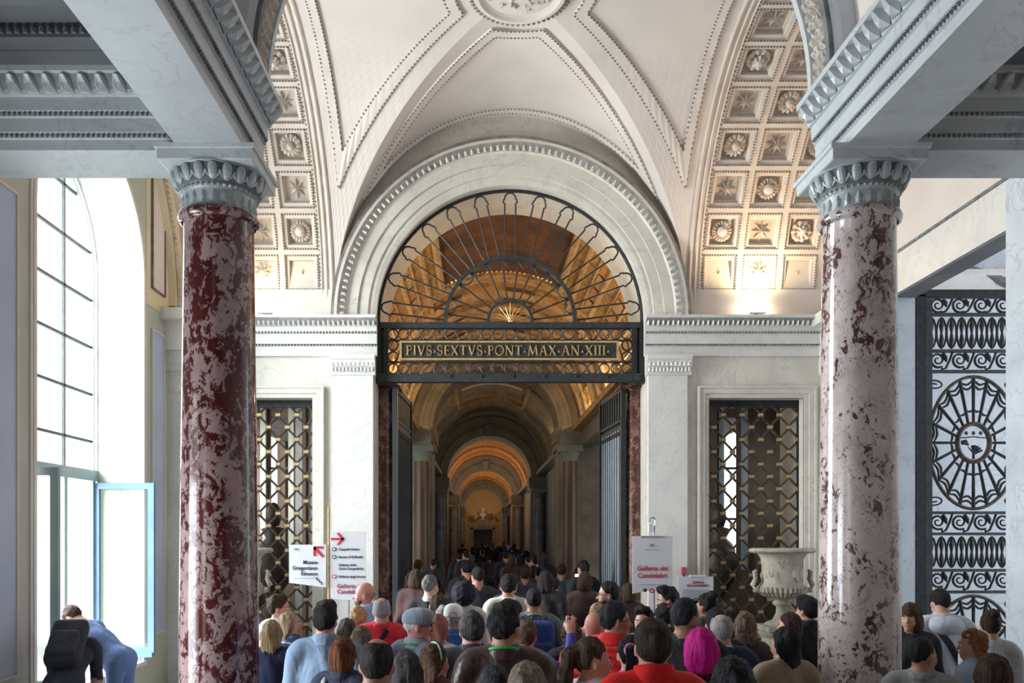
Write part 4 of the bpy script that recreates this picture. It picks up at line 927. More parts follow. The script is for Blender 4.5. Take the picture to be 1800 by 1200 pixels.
def dark_urn(x, y, label):
    t = thing('bronze_urn', label, 'urn', (x, y, 0))
    MB().lathe([(.30, 0), (.30, .9), (.24, .95), (.1, 1.05), (.08, 1.15), (.26, 1.4), (.32, 1.7), (.22, 2.0), (.12, 2.1), (.2, 2.25), (.0, 2.3)], (x, y, 0), 18).build('body', 'bronze_dark', t, smooth=True)
    MB().lathe([(.0, 2.28), (.09, 2.3), (.13, 2.42), (.11, 2.58), (.05, 2.66), (0, 2.68)], (x, y, 0), 12).build('finial', 'bronze_dark', t, smooth=True)
dark_urn(-3.75, 13.5, 'dark bronze urn with a finial behind the left lattice grille')
dark_urn(3.55, 13.9, 'dark bronze urn with a finial behind the right lattice grille')

# ------------------------------------------------------------------ FLOODLIGHTS ON THE CORNICE
for s in (-1, 1):
    x = 3.33*s; t = thing('floodlight', 'small lit floodlight on the cornice %s' % ('beside the dark red column' if s < 0 else 'beside the pale veined column'), 'lamp', (x, 11.33, 5.125))
    MB().box(x-.11, x+.11, 11.29, 11.41, 5.14, 5.16).box(x-.02, x+.02, 11.35, 11.40, 5.12, 5.15).build('housing', 'steel', t)
    MB().box(x-.125, x+.125, 11.31, 11.40, 5.16, 5.34).build('lens', 'lamp_glow', t)
    l = bpy.data.lights.new('floodlight_beam', 'SPOT'); l.energy = 16 if s < 0 else 60; l.color = (1.0, .70, .40); l.spot_size = math.radians(150); l.spot_blend = .8; l.shadow_soft_size = .06
    o = bpy.data.objects.new('floodlight_beam', l); COL.objects.link(o); o.location = (x, 11.05, 5.40); o.rotation_euler = (PI-.35, 0, 0)

# ------------------------------------------------------------------ SCROLLED IRON GATE ON THE RIGHT
YG = 10.36; GS = FPX/YG
def gx(px): return CX+(px-VX)/GS
def gz(py): return CZ+(VY-py)/GS
sg = thing('scrolled_gate', 'black wrought iron gate with scroll bands and a spoked oval wheel', 'gate', (gx(1710), YG, 0))
MB().box(gx(1606), gx(1622), YG-.06, YG+.06, 0, gz(520)).build('frame_post', 'iron', sg)
MB().box(gx(1624), gx(1636), YG-.04, YG+.04, 0, gz(522)).build('stile', 'iron_grey', sg)
MB().box(gx(1786), gx(1800), YG-.04, YG+.04, 0, gz(522)).build('stile', 'iron_grey', sg)
XA, XZ = gx(1630), gx(1796); XM = gx(1711)
MB().box(gx(1606), gx(1812), YG-.06, YG+.06, gz(523), gz(511)).build('top_rail', 'iron', sg)
for py in (553, 617, 653, 901, 938, 1002, 1040): MB().box(XA, XZ, YG-.028, YG+.028, gz(py)-.018, gz(py)+.018).build('rail', 'iron_grey', sg)
def scroll_row(py0, py1):
    z0, z1 = gz(py1), gz(py0); h = z1-z0; k = 0; x = XA+.04
    while x < XZ-.12:
        cx, cz = x+.09, z0+h*.58; pth = []
        for i in range(26):
            a = math.radians(-60-i*24); r_ = .012+.085*(1-i/26)**.9
            pth.append((cx+r_*math.cos(a), YG, cz+r_*math.sin(a)))
        lead = [(x+.27, YG, z1-.005), (x+.235, YG, z0+h*.55), (x+.19, YG, z0+.03), (x+.14, YG, z0+.012)]
        MB().tube(lead+pth, [.014]*4+[.016-.008*i/26 for i in range(26)], 6, up=(0, 1, 0)).build('scroll', 'iron', sg)
        MB().tube([(x+.15, YG, z1-.01), (x+.18, YG, z0+h*.7), (x+.2, YG, z0+h*.45)], [.02, .03, .006], 6, up=(0, 1, 0)).build('scroll_leaf', 'iron', sg)
        x += .27
for a, b2 in ((523, 553), (617, 653), (901, 938), (1002, 1040)): scroll_row(a+2, b2-2)
def oval_row(py0, py1):
    z0, z1 = gz(py1)+.015, gz(py0)-.015; zm = (z0+z1)/2; x = XA+.05
    while x < XZ-.05:
        for sgn in (-1, 1):
            MB().tube([(x+sgn*.060*math.sin(PI*i/16)**.55, YG, z0+(z1-z0)*i/16) for i in range(17)], .012, 6, up=(0, 1, 0)).build('oval_bar', 'iron', sg)
        MB().tube([(x, YG, z0), (x, YG, zm-.09), (x, YG, zm), (x, YG, zm+.09), (x, YG, z1)], [.008, .03, .012, .03, .008], 6).build('baluster', 'iron', sg)
        x += .125
oval_row(556, 614); oval_row(941, 999)
def wheel(pyc, ry, full=True):
    zc = gz(pyc); rx = (XZ-XA)/2-.02
    def ep(a, f): return (XM+rx*f*math.cos(a), YG, zc+ry*f*math.sin(a))
    MB().tube([ep(2*PI*i/56, .985) for i in range(56)], .022, 6, closed=True, up=(0, 1, 0)).build('wheel_rim', 'bronze_dark', sg)
    hub = lambda a, f=1: (XM+.20*f*math.cos(a), YG, zc+.235*f*math.sin(a))
    MB().tube([hub(2*PI*i/36) for i in range(36)], .03, 6, closed=True, up=(0, 1, 0)).build('wheel_hub', 'bronze_dark', sg)
    ns = 20
    for k in range(ns):
        a = 2*PI*k/ns+PI/2; MB().tube([hub(a), ep(a, .97)], [.016, .022], 6, up=(0, 1, 0)).build('wheel_spoke', 'iron', sg)
        a2 = a+2*PI/ns
        for f0, dp in ((.95, .075), (.88, .075), (.50, .03)):
            pth = []
            for i in range(9):
                t_ = i/8; aa = a+(a2-a)*t_; pth.append(ep(aa, f0-dp*math.sin(PI*t_)))
            MB().tube(pth, [.006, .011, .014, .015, .016, .015, .014, .011, .006], 5, up=(0, 1, 0)).build('swag', 'iron', sg)
    for cxs, czs in ((-1, 1), (1, 1), (-1, -1), (1, -1)):
        c0 = Vector((XM+cxs*rx*.86, YG, zc+czs*ry*.86))
        MB().tube([c0+Vector((cxs*(.05+.07*(1-i/18))*math.cos(i*.5), 0, czs*(.01+.06*(1-i/18))*math.sin(i*.5))) for i in range(18)], .011, 5, up=(0, 1, 0)).build('corner_scroll', 'iron', sg)
    return zc
zc = wheel(778, .83); wheel(1163, .83)
cr = MB(); cr.tube([(XM-.16, YG, zc+.06), (XM, YG, zc+.075), (XM+.16, YG, zc+.06)], .008, 5)
for dx_ in (-.09, 0, .09):
    for k in range(3):
        a = PI*k/3; cr.tube([(XM+dx_-.025*math.cos(a), YG, zc+.12-.025*math.sin(a)), (XM+dx_+.025*math.cos(a), YG, zc+.12+.025*math.sin(a))], .007, 5)
cr.tube([(XM-.14, YG, zc+.0), (XM-.10, YG, zc+.01), (XM-.06, YG, zc-.03)], [.03, .035, .01], 6); cr.tube([(XM-.07, YG, zc-.05), (XM, YG, zc-.12), (XM+.0, YG, zc-.2)], [.006, .015, .02], 6)
for k in range(5):
    a = .5+.3*k; cr.tube([(XM, YG, zc-.15), (XM+.12*math.cos(a), YG, zc-.15+.12*math.sin(a))], [.006, .016], 5)
cr.build('crest', 'iron', sg)

# ------------------------------------------------------------------ SIGNS
def text_mesh(s_, size, align='LEFT'):
    cu = bpy.data.curves.new('t', 'FONT'); cu.body = s_; cu.size = size; cu.align_x = align; cu.extrude = .0015; cu.offset = size*.012
    ob = bpy.data.objects.new('t', cu); COL.objects.link(ob)
    me = bpy.data.meshes.new_from_object(ob.evaluated_get(bpy.context.evaluated_depsgraph_get())); bpy.data.objects.remove(ob); bpy.data.curves.remove(cu); return me
def put_text(parent, s_, px, py, hpx, d, mat, align='LEFT', name='lettering', bold=0.0):
    sz = hpx*d/FPX/.70; me = text_mesh(s_, sz, align); p = P(px, py, d); off = parent['_o']
    if bold:
        pass
    me.transform(Matrix.Translation((p.x-off[0], d-.004-off[1], p.z-off[2])) @ Matrix.Rotation(PI/2, 4, 'X')); me.materials.clear(); me.materials.append(M(mat)); return link(name, me, parent, off=off)
def board(parent, px0, py0, px1, py1, d, bow, name='board', n=14):
    a, b2 = P(px0, py0, d), P(px1, py1, d); pts = [(a.x, d, a.z), (b2.x, d, a.z)]
    for i in range(n+1):
        t_ = i/n; f = (1-(2*t_-1)**2) if bow[2] == 'mid' else (t_ if bow[2] == 'l' else 1-t_)
        zz = b2.z-(bow[0]*f)*d/FPX; pts.append((b2.x+(a.x-b2.x)*t_, d, zz))
    return MB().prism([(x, y, z) for x, y, z in pts], (0, .012, 0)).build(name, 'sign_board', parent)
def stroke(parent, pts, w, d, mat, name):
    mb = MB()
    for (x0, y0), (x1, y1) in zip(pts[:-1], pts[1:]):
        a = P(x0, y0, d-.003); b2 = P(x1, y1, d-.003); q = (b2-a); L = q.length; q /= L; nn = Vector((-q.z, 0, q.x))*(w*d/FPX/2); e = q*(w*d/FPX*.3)
        mb.prism([a-e+nn, a-e-nn, b2+e-nn, b2+e+nn], (0, -.003, 0))
    return mb.build(name, mat, parent)
DS = 9.4
def pole(parent, px, py0, d, mat='brass', r=.012):
    a = P(px, py0, d); MB().tube([(a.x, d+.03, 0.02), (a.x, d+.03, a.z)], r, 8).build('pole', mat, parent)
    MB().lathe([(.0, 0), (.10, 0), (.10, .015), (.04, .03), (.015, .05)], (a.x, d+.03, 0), 20).build('foot', 'steel', parent)
s1 = thing('direction_sign', 'left arrow sign with three dark lines of bold lettering on a slim pole', 'sign', (P(577, 900, DS).x, DS, 0))
pole(s1, 577, 890, DS)
board(s1, 508, 957, 573, 1024, DS, (8, 0, 'r'))
stroke(s1, [(567, 977), (553, 963)], 4.6, DS, 'print_red', 'arrow'); stroke(s1, [(553, 976), (553, 962), (567, 962)], 4.2, DS, 'print_red', 'arrow')
for s_, y_ in (('Museo', 991), ('Gregoriano', 1001), ('Etrusco', 1011)): put_text(s1, s_, 558, y_, 6.6, DS, 'print_navy', 'RIGHT')
stroke(s1, [(518, 1015.5), (553, 1015)], .5, DS, 'print_grey', 'rule'); stroke(s1, [(554, 1015), (557, 1015), (557, 1019), (561, 1019), (561, 1023), (565, 1023), (565, 1027)], 1.4, DS, 'print_navy', 'stair_symbol')
stroke(s1, [(518, 965), (523, 965)], 4, DS, 'print_grey', 'emblem')
DS2 = DS+.02
s2 = thing('direction_sign', 'tall right arrow sign listing galleries with round symbols beside the slim pole', 'sign', (P(612, 900, DS2).x, DS2, 0))
board(s2, 581, 934, 643, 1051, DS2, (3, 0, 'mid')); pole(s2, 612, 1040, DS2+.03, 'steel')
stroke(s2, [(583, 947), (602, 947)], 4, DS2, 'print_red', 'arrow'); stroke(s2, [(594, 937.5), (603, 947), (594, 956.5)], 3.6, DS2, 'print_red', 'arrow')
for s_, y_ in (('Cappella Sistina', 967), ('Stanze di Raffaello', 980.5), ('Galleria delle', 994.5), ('Carte Geografiche', 1001), ('Galleria degli Arazzi', 1015)): put_text(s2, s_, 595, y_, 4.1, DS2, 'print_navy')
for s_, y_ in (('Galleria dei', 1033), ('Candelabri', 1043)): put_text(s2, s_, 592.5, y_, 7.2, DS2, 'print_maroon')
def disc(parent, px, py, r, d, mat, name):
    c = P(px, py, d-.003); rr = r*d/FPX; MB().prism([(c.x+rr*math.cos(2*PI*i/20), c.y, c.z+rr*math.sin(2*PI*i/20)) for i in range(20)], (0, -.003, 0)).build(name, mat, parent)
for y_, m_ in ((965, 'print_navy'), (978.5, 'print_navy'), (1013, 'print_red')): disc(s2, 587.5, y_, 3.6, DS2, m_, 'symbol'); disc(s2, 587.5, y_, 2.2, DS2-.004, 'sign_board', 'symbol')
D3 = 9.3
s3 = thing('hanging_sign', 'large white sign with two lines of red serif lettering on a hooked stand', 'sign', (P(1148, 900, D3).x, D3, 0))
board(s3, 1112, 942, 1182, 1030, D3, (13, 0, 'l')); pole(s3, 1152, 925, D3+.02, 'steel', .014)
a = P(1148, 925, D3+.02); MB().tube([(a.x+.03, D3+.05, a.z), (a.x+.03, D3+.05, a.z+.07)]+[(a.x+.03*math.cos(q), D3+.05, a.z+.07+.03*math.sin(q)) for q in np.linspace(0, PI, 8)]+[(a.x-.03, D3+.05, a.z+.03)], .008, 6).build('hook', 'steel', s3)
MB().box(a.x-.05, a.x-.01, D3+.01, D3+.05, a.z-.06, a.z+.02).build('clip', 'sign_board', s3); b2 = P(1127, 943.5, D3); c2 = P(1168, 943.5, D3); MB().box(b2.x, c2.x, D3-.01, D3+.02, b2.z-.006, b2.z+.012).build('hanger_bar', 'steel', s3)
for s_, y_ in (('Galleria dei', 1002.5), ('Candelabri', 1015)): put_text(s3, s_, 1147, y_, 8.3, D3, 'print_red', 'CENTER')
stroke(s3, [(1143.5, 958), (1148.5, 958)], 5, D3, 'print_grey', 'emblem'); stroke(s3, [(1135, 966), (1158, 966)], .9, D3, 'print_grey', 'small_print')
stroke(s3, [(1124, 1027), (1172, 1027)], .9, D3, 'print_grey', 'small_print'); disc(s3, 1134, 1037, 3.4, D3, 'print_navy', 'symbol'); disc(s3, 1146, 1038, 4.4, D3, 'print_red', 'symbol'); disc(s3, 1146, 1038, 2.2, D3-.004, 'sign_board', 'symbol')
D4 = 9.7
s4 = thing('notice_board', 'grey notice panel with small red heading beside the hanging sign', 'sign', (P(1224, 900, D4).x, D4, 0))
board(s4, 1192, 1013, 1254, 1110, D4, (0, 0, 'mid')); pole(s4, 1224, 1020, D4+.02, 'steel'); b2 = P(1212, 1012, D4); c2 = P(1240, 1012, D4); MB().box(b2.x, c2.x, D4-.015, D4+.02, b2.z-.01, b2.z+.012).build('top_clip', 'sign_board', s4)
for s_, y_ in (('Galleria', 1025), ('dei Candelabri', 1030.5)): put_text(s4, s_, 1227, y_, 4.8, D4, 'print_maroon', 'CENTER')
for k in range(7): stroke(s4, [(1200, 1036+k*2.6), (1247, 1036+k*2.6)], .9, D4, 'print_grey', 'small_print')
t = thing('wall_intercom', 'small dark red box fixed low on the pilaster beside the notice panel', 'box', tuple(P(1202, 1003, 11.38)))
p = P(1202, 1003, 11.38); MB().box(p.x-.03, p.x+.03, 11.36, 11.41, p.z-.05, p.z+.05).build('cover', 'print_maroon', t); MB().box(p.x-.01, p.x+.01, 11.36, 11.39, p.z-.13, p.z-.05).build('handset', 'iron', t)
# ------------------------------------------------------------------ PEOPLE
def smin(a, b, k):
    h = np.clip(.5+.5*(b-a)/k, 0, 1); return b*(1-h)+a*h-k*h*(1-h)
def smax(a, b, k): return -smin(-a, -b, k)
def ell(p, c, r):
    q = p-np.array(c); r = np.array(r); k0 = np.sqrt(((q/r)**2).sum(-1))+1e-9; k1 = np.sqrt(((q/(r*r))**2).sum(-1))+1e-9
    return k0*(k0-1)/k1
def cap(p, a, b, ra, rb=None):
    a = np.array(a, float); b = np.array(b, float); rb = ra if rb is None else rb; ab = b-a
    t = np.clip(((p-a)@ab)/(ab@ab+1e-12), 0, 1); return np.linalg.norm(p-a-t[..., None]*ab, axis=-1)-(ra+(rb-ra)*t)
def surface_nets(xs, ys, zs, D):
    """vertices and quads of the zero level of D on a rectilinear grid"""
    X, Y, Z = (np.asarray(v, float) for v in (xs, ys, zs)); G = [X, Y, Z]; nx, ny, nz = D.shape; ins = D < 0
    acc = np.zeros((nx-1, ny-1, nz-1, 3)); cnt = np.zeros((nx-1, ny-1, nz-1))
    P0 = np.stack(np.meshgrid(X, Y, Z, indexing='ij'), -1)
    for ax in range(3):
        sl0 = [slice(None)]*3; sl1 = [slice(None)]*3; sl0[ax] = slice(0, -1); sl1[ax] = slice(1, None)
        d0, d1 = D[tuple(sl0)], D[tuple(sl1)]; cr = ins[tuple(sl0)] != ins[tuple(sl1)]
        t = np.where(cr, d0/np.where(np.abs(d0-d1) < 1e-12, 1e-12, d0-d1), 0); pt = P0[tuple(sl0)]+(P0[tuple(sl1)]-P0[tuple(sl0)])*t[..., None]
        oth = [i for i in range(3) if i != ax]
        for a in (0, 1):
            for b in (0, 1):
                s = [slice(None)]*3
                for o_, v in zip(oth, (a, b)): s[o_] = slice(v, v+D.shape[o_]-1)
                m = cr[tuple(s)]; acc += np.where(m[..., None], pt[tuple(s)], 0); cnt += m
    act = cnt > 0; idx = -np.ones(act.shape, int); idx[act] = np.arange(act.sum()); V = acc[act]/cnt[act][:, None]; F = []
    for ax in range(3):
        sl0 = [slice(None)]*3; sl1 = [slice(None)]*3; sl0[ax] = slice(0, -1); sl1[ax] = slice(1, None)
        a_in, b_in = ins[tuple(sl0)], ins[tuple(sl1)]; oth = [i for i in range(3) if i != ax]
        s = [slice(None)]*3
        for o_ in oth: s[o_] = slice(1, D.shape[o_]-1)
        cr = (a_in != b_in)[tuple(s)]; w = np.argwhere(cr)
        if not len(w): continue
        for o_ in oth: w[:, o_] += 1
        ii = [w.copy() for _ in range(4)]; u, v = oth
        ii[0][:, u] -= 1; ii[0][:, v] -= 1; ii[1][:, v] -= 1; ii[3][:, u] -= 1
        q = np.stack([idx[i[:, 0], i[:, 1], i[:, 2]] for i in ii], -1); fl_ = a_in[w[:, 0], w[:, 1], w[:, 2]]
        if ax == 1: fl_ = ~fl_
        q[~fl_] = q[~fl_][:, ::-1]; F.append(q)
    return V, np.concatenate(F)
def np_mesh(name, V, F, mats, midx=None, smooth=True):
    me = bpy.data.meshes.new(name); me.from_pydata(V.tolist(), [], F.tolist())
    for m in mats: me.materials.append(m)
    if midx is not None: me.polygons.foreach_set('material_index', np.asarray(midx, int))
    if smooth: me.polygons.foreach_set('use_smooth', np.ones(len(F), bool))
    me.update(); return me
_cm = {}
def cloth(c, rough=.85, shiny=False, quilt=False):
    key = (tuple(c), rough, shiny, quilt)
    if key in _cm: return _cm[key]
    c = tuple(min(.9, x*1.35) for x in c); m, nt, b = nm('cloth_%d' % len(_cm)); v = coords(nt, (1, 1, 1)); f = noise(nt, v, 5, 4)
    nt.links.new(ramp(nt, [(.3, tuple(x*.78 for x in c)), (.7, tuple(min(1, x*1.12) for x in c))], f), b.inputs['Base Color']); b.inputs['Roughness'].default_value = rough
    if quilt:
        wv = nt.nodes.new('ShaderNodeTexWave'); wv.bands_direction = 'Z'; wv.inputs['Scale'].default_value = 3.2; wv.inputs['Distortion'].default_value = 1.0; nt.links.new(v, wv.inputs['Vector']); bump(nt, b, wv.outputs['Fac'], .9, .03)
    else: bump(nt, b, noise(nt, coords(nt, (1, 1, .55)), 9, 3, .5, 1.2), .55, .03)
    _cm[key] = m; return m
_hm = {}
def hairmat(c, c2=None):
    key = (tuple(c), tuple(c2) if c2 else None)
    if key in _hm: return _hm[key]
    m, nt, b = nm('hair_%d' % len(_hm)); v = coords(nt, (1, 1, .10)); f = noise(nt, v, 75, 5, .7, .5); c2 = c2 or tuple(min(1, x*2.2+.01) for x in c)
    nt.links.new(ramp(nt, [(.40, c), (.66, c2)], f), b.inputs['Base Color']); b.inputs['Roughness'].default_value = .55; b.inputs['Specular IOR Level'].default_value = .18; bump(nt, b, f, .8, .02); _hm[key] = m; return m
_sm = {}
def skinmat(c):
    if c in _sm: return _sm[c]
    m, nt, b = nm('skin_%d' % len(_sm)); v = coords(nt); f = noise(nt, v, 14, 4)
    nt.links.new(ramp(nt, [(.3, tuple(x*y for x, y in zip(c, (.92, .78, .76)))), (.7, c)], f), b.inputs['Base Color']); b.inputs['Roughness'].default_value = .5
    b.inputs['Subsurface Weight'].default_value = 0.0; _sm[c] = m; return m
flat('eye_white', (.8, .78, .75), .2); flat('eye_dark', (.03, .02, .015), .15); flat('lens_glass', (.25, .27, .3), .1); flat('frame_black', (.01, .01, .01), .3)
SK_L, SK_M, SK_T, SK_P = (.62, .36, .27), (.50, .27, .185), (.38, .19, .12), (.66, .30, .25)
PANTS = [cloth((.02, .025, .045)), cloth((.03, .03, .032)), cloth((.09, .075, .055)), cloth((.05, .07, .12)), cloth((.12, .19, .38))]
SHOE = cloth((.02, .018, .016), .6)
def rotz(a): c, s = math.cos(a), math.sin(a); return np.array(((c, -s, 0), (s, c, 0), (0, 0, 1)))
def rotx(a): c, s = math.cos(a), math.sin(a); return np.array(((1, 0, 0), (0, c, -s), (0, s, c)))
HP = np.array((0, -.005, 1.482)); HS = .92
def axis(a, b, fa, fb, fine, coarse):
    """coordinates from a to b, fine steps inside fa..fb"""
    r = list(np.arange(a, fa, coarse))+list(np.arange(fa, fb, fine))+list(np.arange(fb, b+coarse, coarse)); return np.array(r)
def body_mesh(sex='m', bulk=.0, hy=0., hp=0., arm=None, lean=0., res=1.0, bellyf=1.0, short=False):
    sw = 1.0 if sex == 'm' else .86; hw = .95 if sex == 'm' else 1.03
    RH = rotz(math.radians(hy))@rotx(math.radians(hp)); RL = rotx(math.radians(-lean)); HPV = np.array((0, 0, .92))
    f = .0125*res; big = .30 if not lean else .05
    if lean: xs = axis(-.4, .4, -.12, .12, .018, .026); ys = np.arange(-.4, 1.1, .022); zs = np.arange(-.03, 1.75, .022)
    elif arm == 'raise': xs = np.arange(-.40, .52, .0165); ys = np.arange(-.24, .55, .0165); zs = axis(-.03, 1.92, 1.25, 1.92, .0125, .03)
    else: xs = axis(-.40, .40, -.13, .13, f, .027); ys = axis(-.27, .30, -.14, .15, f, .03); zs = axis(-.03, 1.80, 1.34, 1.78, f, .031)
    G = np.stack(np.meshgrid(xs, ys, zs, indexing='ij'), -1)
    def prims(P_):
        U = (P_-HPV)@RL+HPV if lean else P_                     # upper body frame
        H = (U-HP)@RH/HS                                        # head frame
        L = []
        b_ = bulk; wr = .0045*np.sin(22*U[..., 2]+9*U[..., 0]+3*np.sin(17*U[..., 0]))+.003*np.sin(31*U[..., 0]+8*U[..., 2])
        L.append((ell(U, (0, 0, 1.22), (.168*sw+b_, .108+b_, .235))+wr, .04, 0))
        L.append((cap(U, (-.155*sw, -.012, 1.395), (.155*sw, -.012, 1.395), .060+b_*.7)+wr*.6, .05, 0))
        for s in (-1, 1): L.append((cap(U, (0, -.022, 1.460), (s*.14*sw, -.015, 1.412), .046+b_*.3, .048+b_*.4), .04, 0))
        L.append((ell(U, (0, .01, 1.0), (.15*sw+b_, .112*bellyf+b_, .20))+wr, .06, 0))
        L.append((ell(U, (0, 0, .91), (.165*hw+b_, .118+b_, .13))+wr, .06, 0))
        for s in (-1, 1):
            sh, el, wr_ = (s*.19*sw, -.012, 1.365), (s*(.235*sw+b_), -.035, 1.09), (s*(.225*sw+b_), .06, .86)
            if arm == 'raise' and s == 1: sh, el, wr_ = (s*.18*sw, .0, 1.37), (.30, .22, 1.26), (.33, .30, 1.55)
            if arm == 'hang': sh, el, wr_ = (s*.19*sw, .03, 1.36), (s*.20*sw, .28, 1.22), (s*.15, .46, 1.02)
            L.append((cap(U, sh, el, .056+b_*.8, .046+b_*.6)+wr, .035, 0)); L.append((cap(U, el, wr_, .044+b_*.6, .034+b_*.35)+wr*.5, .025, 1 if (short or arm == 'hang') else 0))
            w = np.array(wr_)
            if arm == 'raise' and s == 1:
                dr = np.array((.0, .05, .998)); L.append((ell(U, tuple(w+dr*.075), (.040, .020, .048)), .02, 1)); L.append((cap(U, w, w+dr*.05, .026, .026), .015, 1))
                for i, (fx, ln) in enumerate(((-.033, .055), (-.012, .065), (.010, .062), (.031, .050))):
                    k0 = w+dr*.105+np.array((fx, 0, 0)); k1 = k0+np.array((fx*.15, .012, ln*.6)); k2 = k1+np.array((0, .032, ln*.28)); L.append((cap(U, k0, k1, .0105, .0098), .008, 1)); L.append((cap(U, k1, k2, .0098, .0088), .006, 1))
                L.append((cap(U, w+np.array((-.035, .0, .05)), w+np.array((-.058, .03, .095)), .0125, .010), .010, 1)); L.append((cap(U, w+np.array((-.058, .03, .095)), w+np.array((-.045, .055, .12)), .010, .009), .006, 1))
            else:
                e = np.array(el); dr = (w-e)/np.linalg.norm(w-e); L.append((ell(U, tuple(w+dr*.06), (.026, .036, .055)), .02, 1))
                for i in range(4):
                    k0 = w+dr*.09+np.array((0, -.026+.017*i, 0)); k1 = k0+dr*(.05-.006*abs(i-1.5))+np.array((-s*.008, 0, 0)); L.append((cap(U, k0, k1, .010, .009), .006, 1))
                L.append((cap(U, w+dr*.04+np.array((0, .03, 0)), w+dr*.09+np.array((-s*.012, .05, 0)), .012, .010), .01, 1))
        for s in (-1, 1):
            L.append((cap(P_, (s*.09, 0, .90), (s*.098, .01, .49), .092, .068), .03, 2)); L.append((cap(P_, (s*.098, .01, .49), (s*.10, -.02, .10), .066, .052), .03, 2)); L.append((ell(P_, (s*.105, .045, .045), (.045, .135, .046)), .02, 3))
        neck0 = HP+np.array((0, -.022, -.13)); L.append((cap(U, neck0, HP+RH@np.array((0, -.012, .065)), .057*(1 if sex == 'm' else .88), .054*(1 if sex == 'm' else .86)), .03, 1))
        L.append((ell(H, (0, -.008, .138), (.075, .096, .102)), .03, 1)); L.append((ell(H, (0, .030, .078), (.060, .066, .088)), .03, 1)); L.append((ell(H, (0, .074, .014), (.026, .020, .020)), .02, 1))
        L.append((cap(H, (0, .092, .112), (0, .117, .074), .008, .0135), .014, 1)); L.append((ell(H, (0, .079, .126), (.048, .016, .010)), .014, 1)); L.append((ell(H, (0, .091, .042), (.023, .011, .010)), .010, 4))
        for s in (-1, 1): L.append((ell(H, (s*.036, .066, .074), (.024, .024, .028)), .02, 1)); L.append((ell(H, (s*.079, -.006, .098), (.011, .020, .033)), .010, 1))
        for s in (-1, 1): L.append((-ell(H, (s*.031, .101, .110), (.015, .013, .009)), .010, -1))
        return L
    D = None
    for d_, k, m in prims(G): D = d_ if D is None else (smax(D, d_, k) if m < 0 else smin(D, d_, k))
    V, F = surface_nets(xs, ys, zs, D); C = V[F].mean(1); best = None; mi = np.zeros(len(F), int)
    for d_, k, m in prims(C):
        if m < 0: continue
        if best is None: best = d_; mi[:] = m; continue
        w = d_ < best; best = np.where(w, d_, best); mi[w] = m
    mi[mi == 4] = 1
    if not lean: mi[(mi == 1) & (C[:, 2] < 1.432) & (C[:, 2] > 1.2) & (np.abs(C[:, 0]) < .11) & (np.abs(C[:, 1]) < .16)] = 0
    return V, F, mi
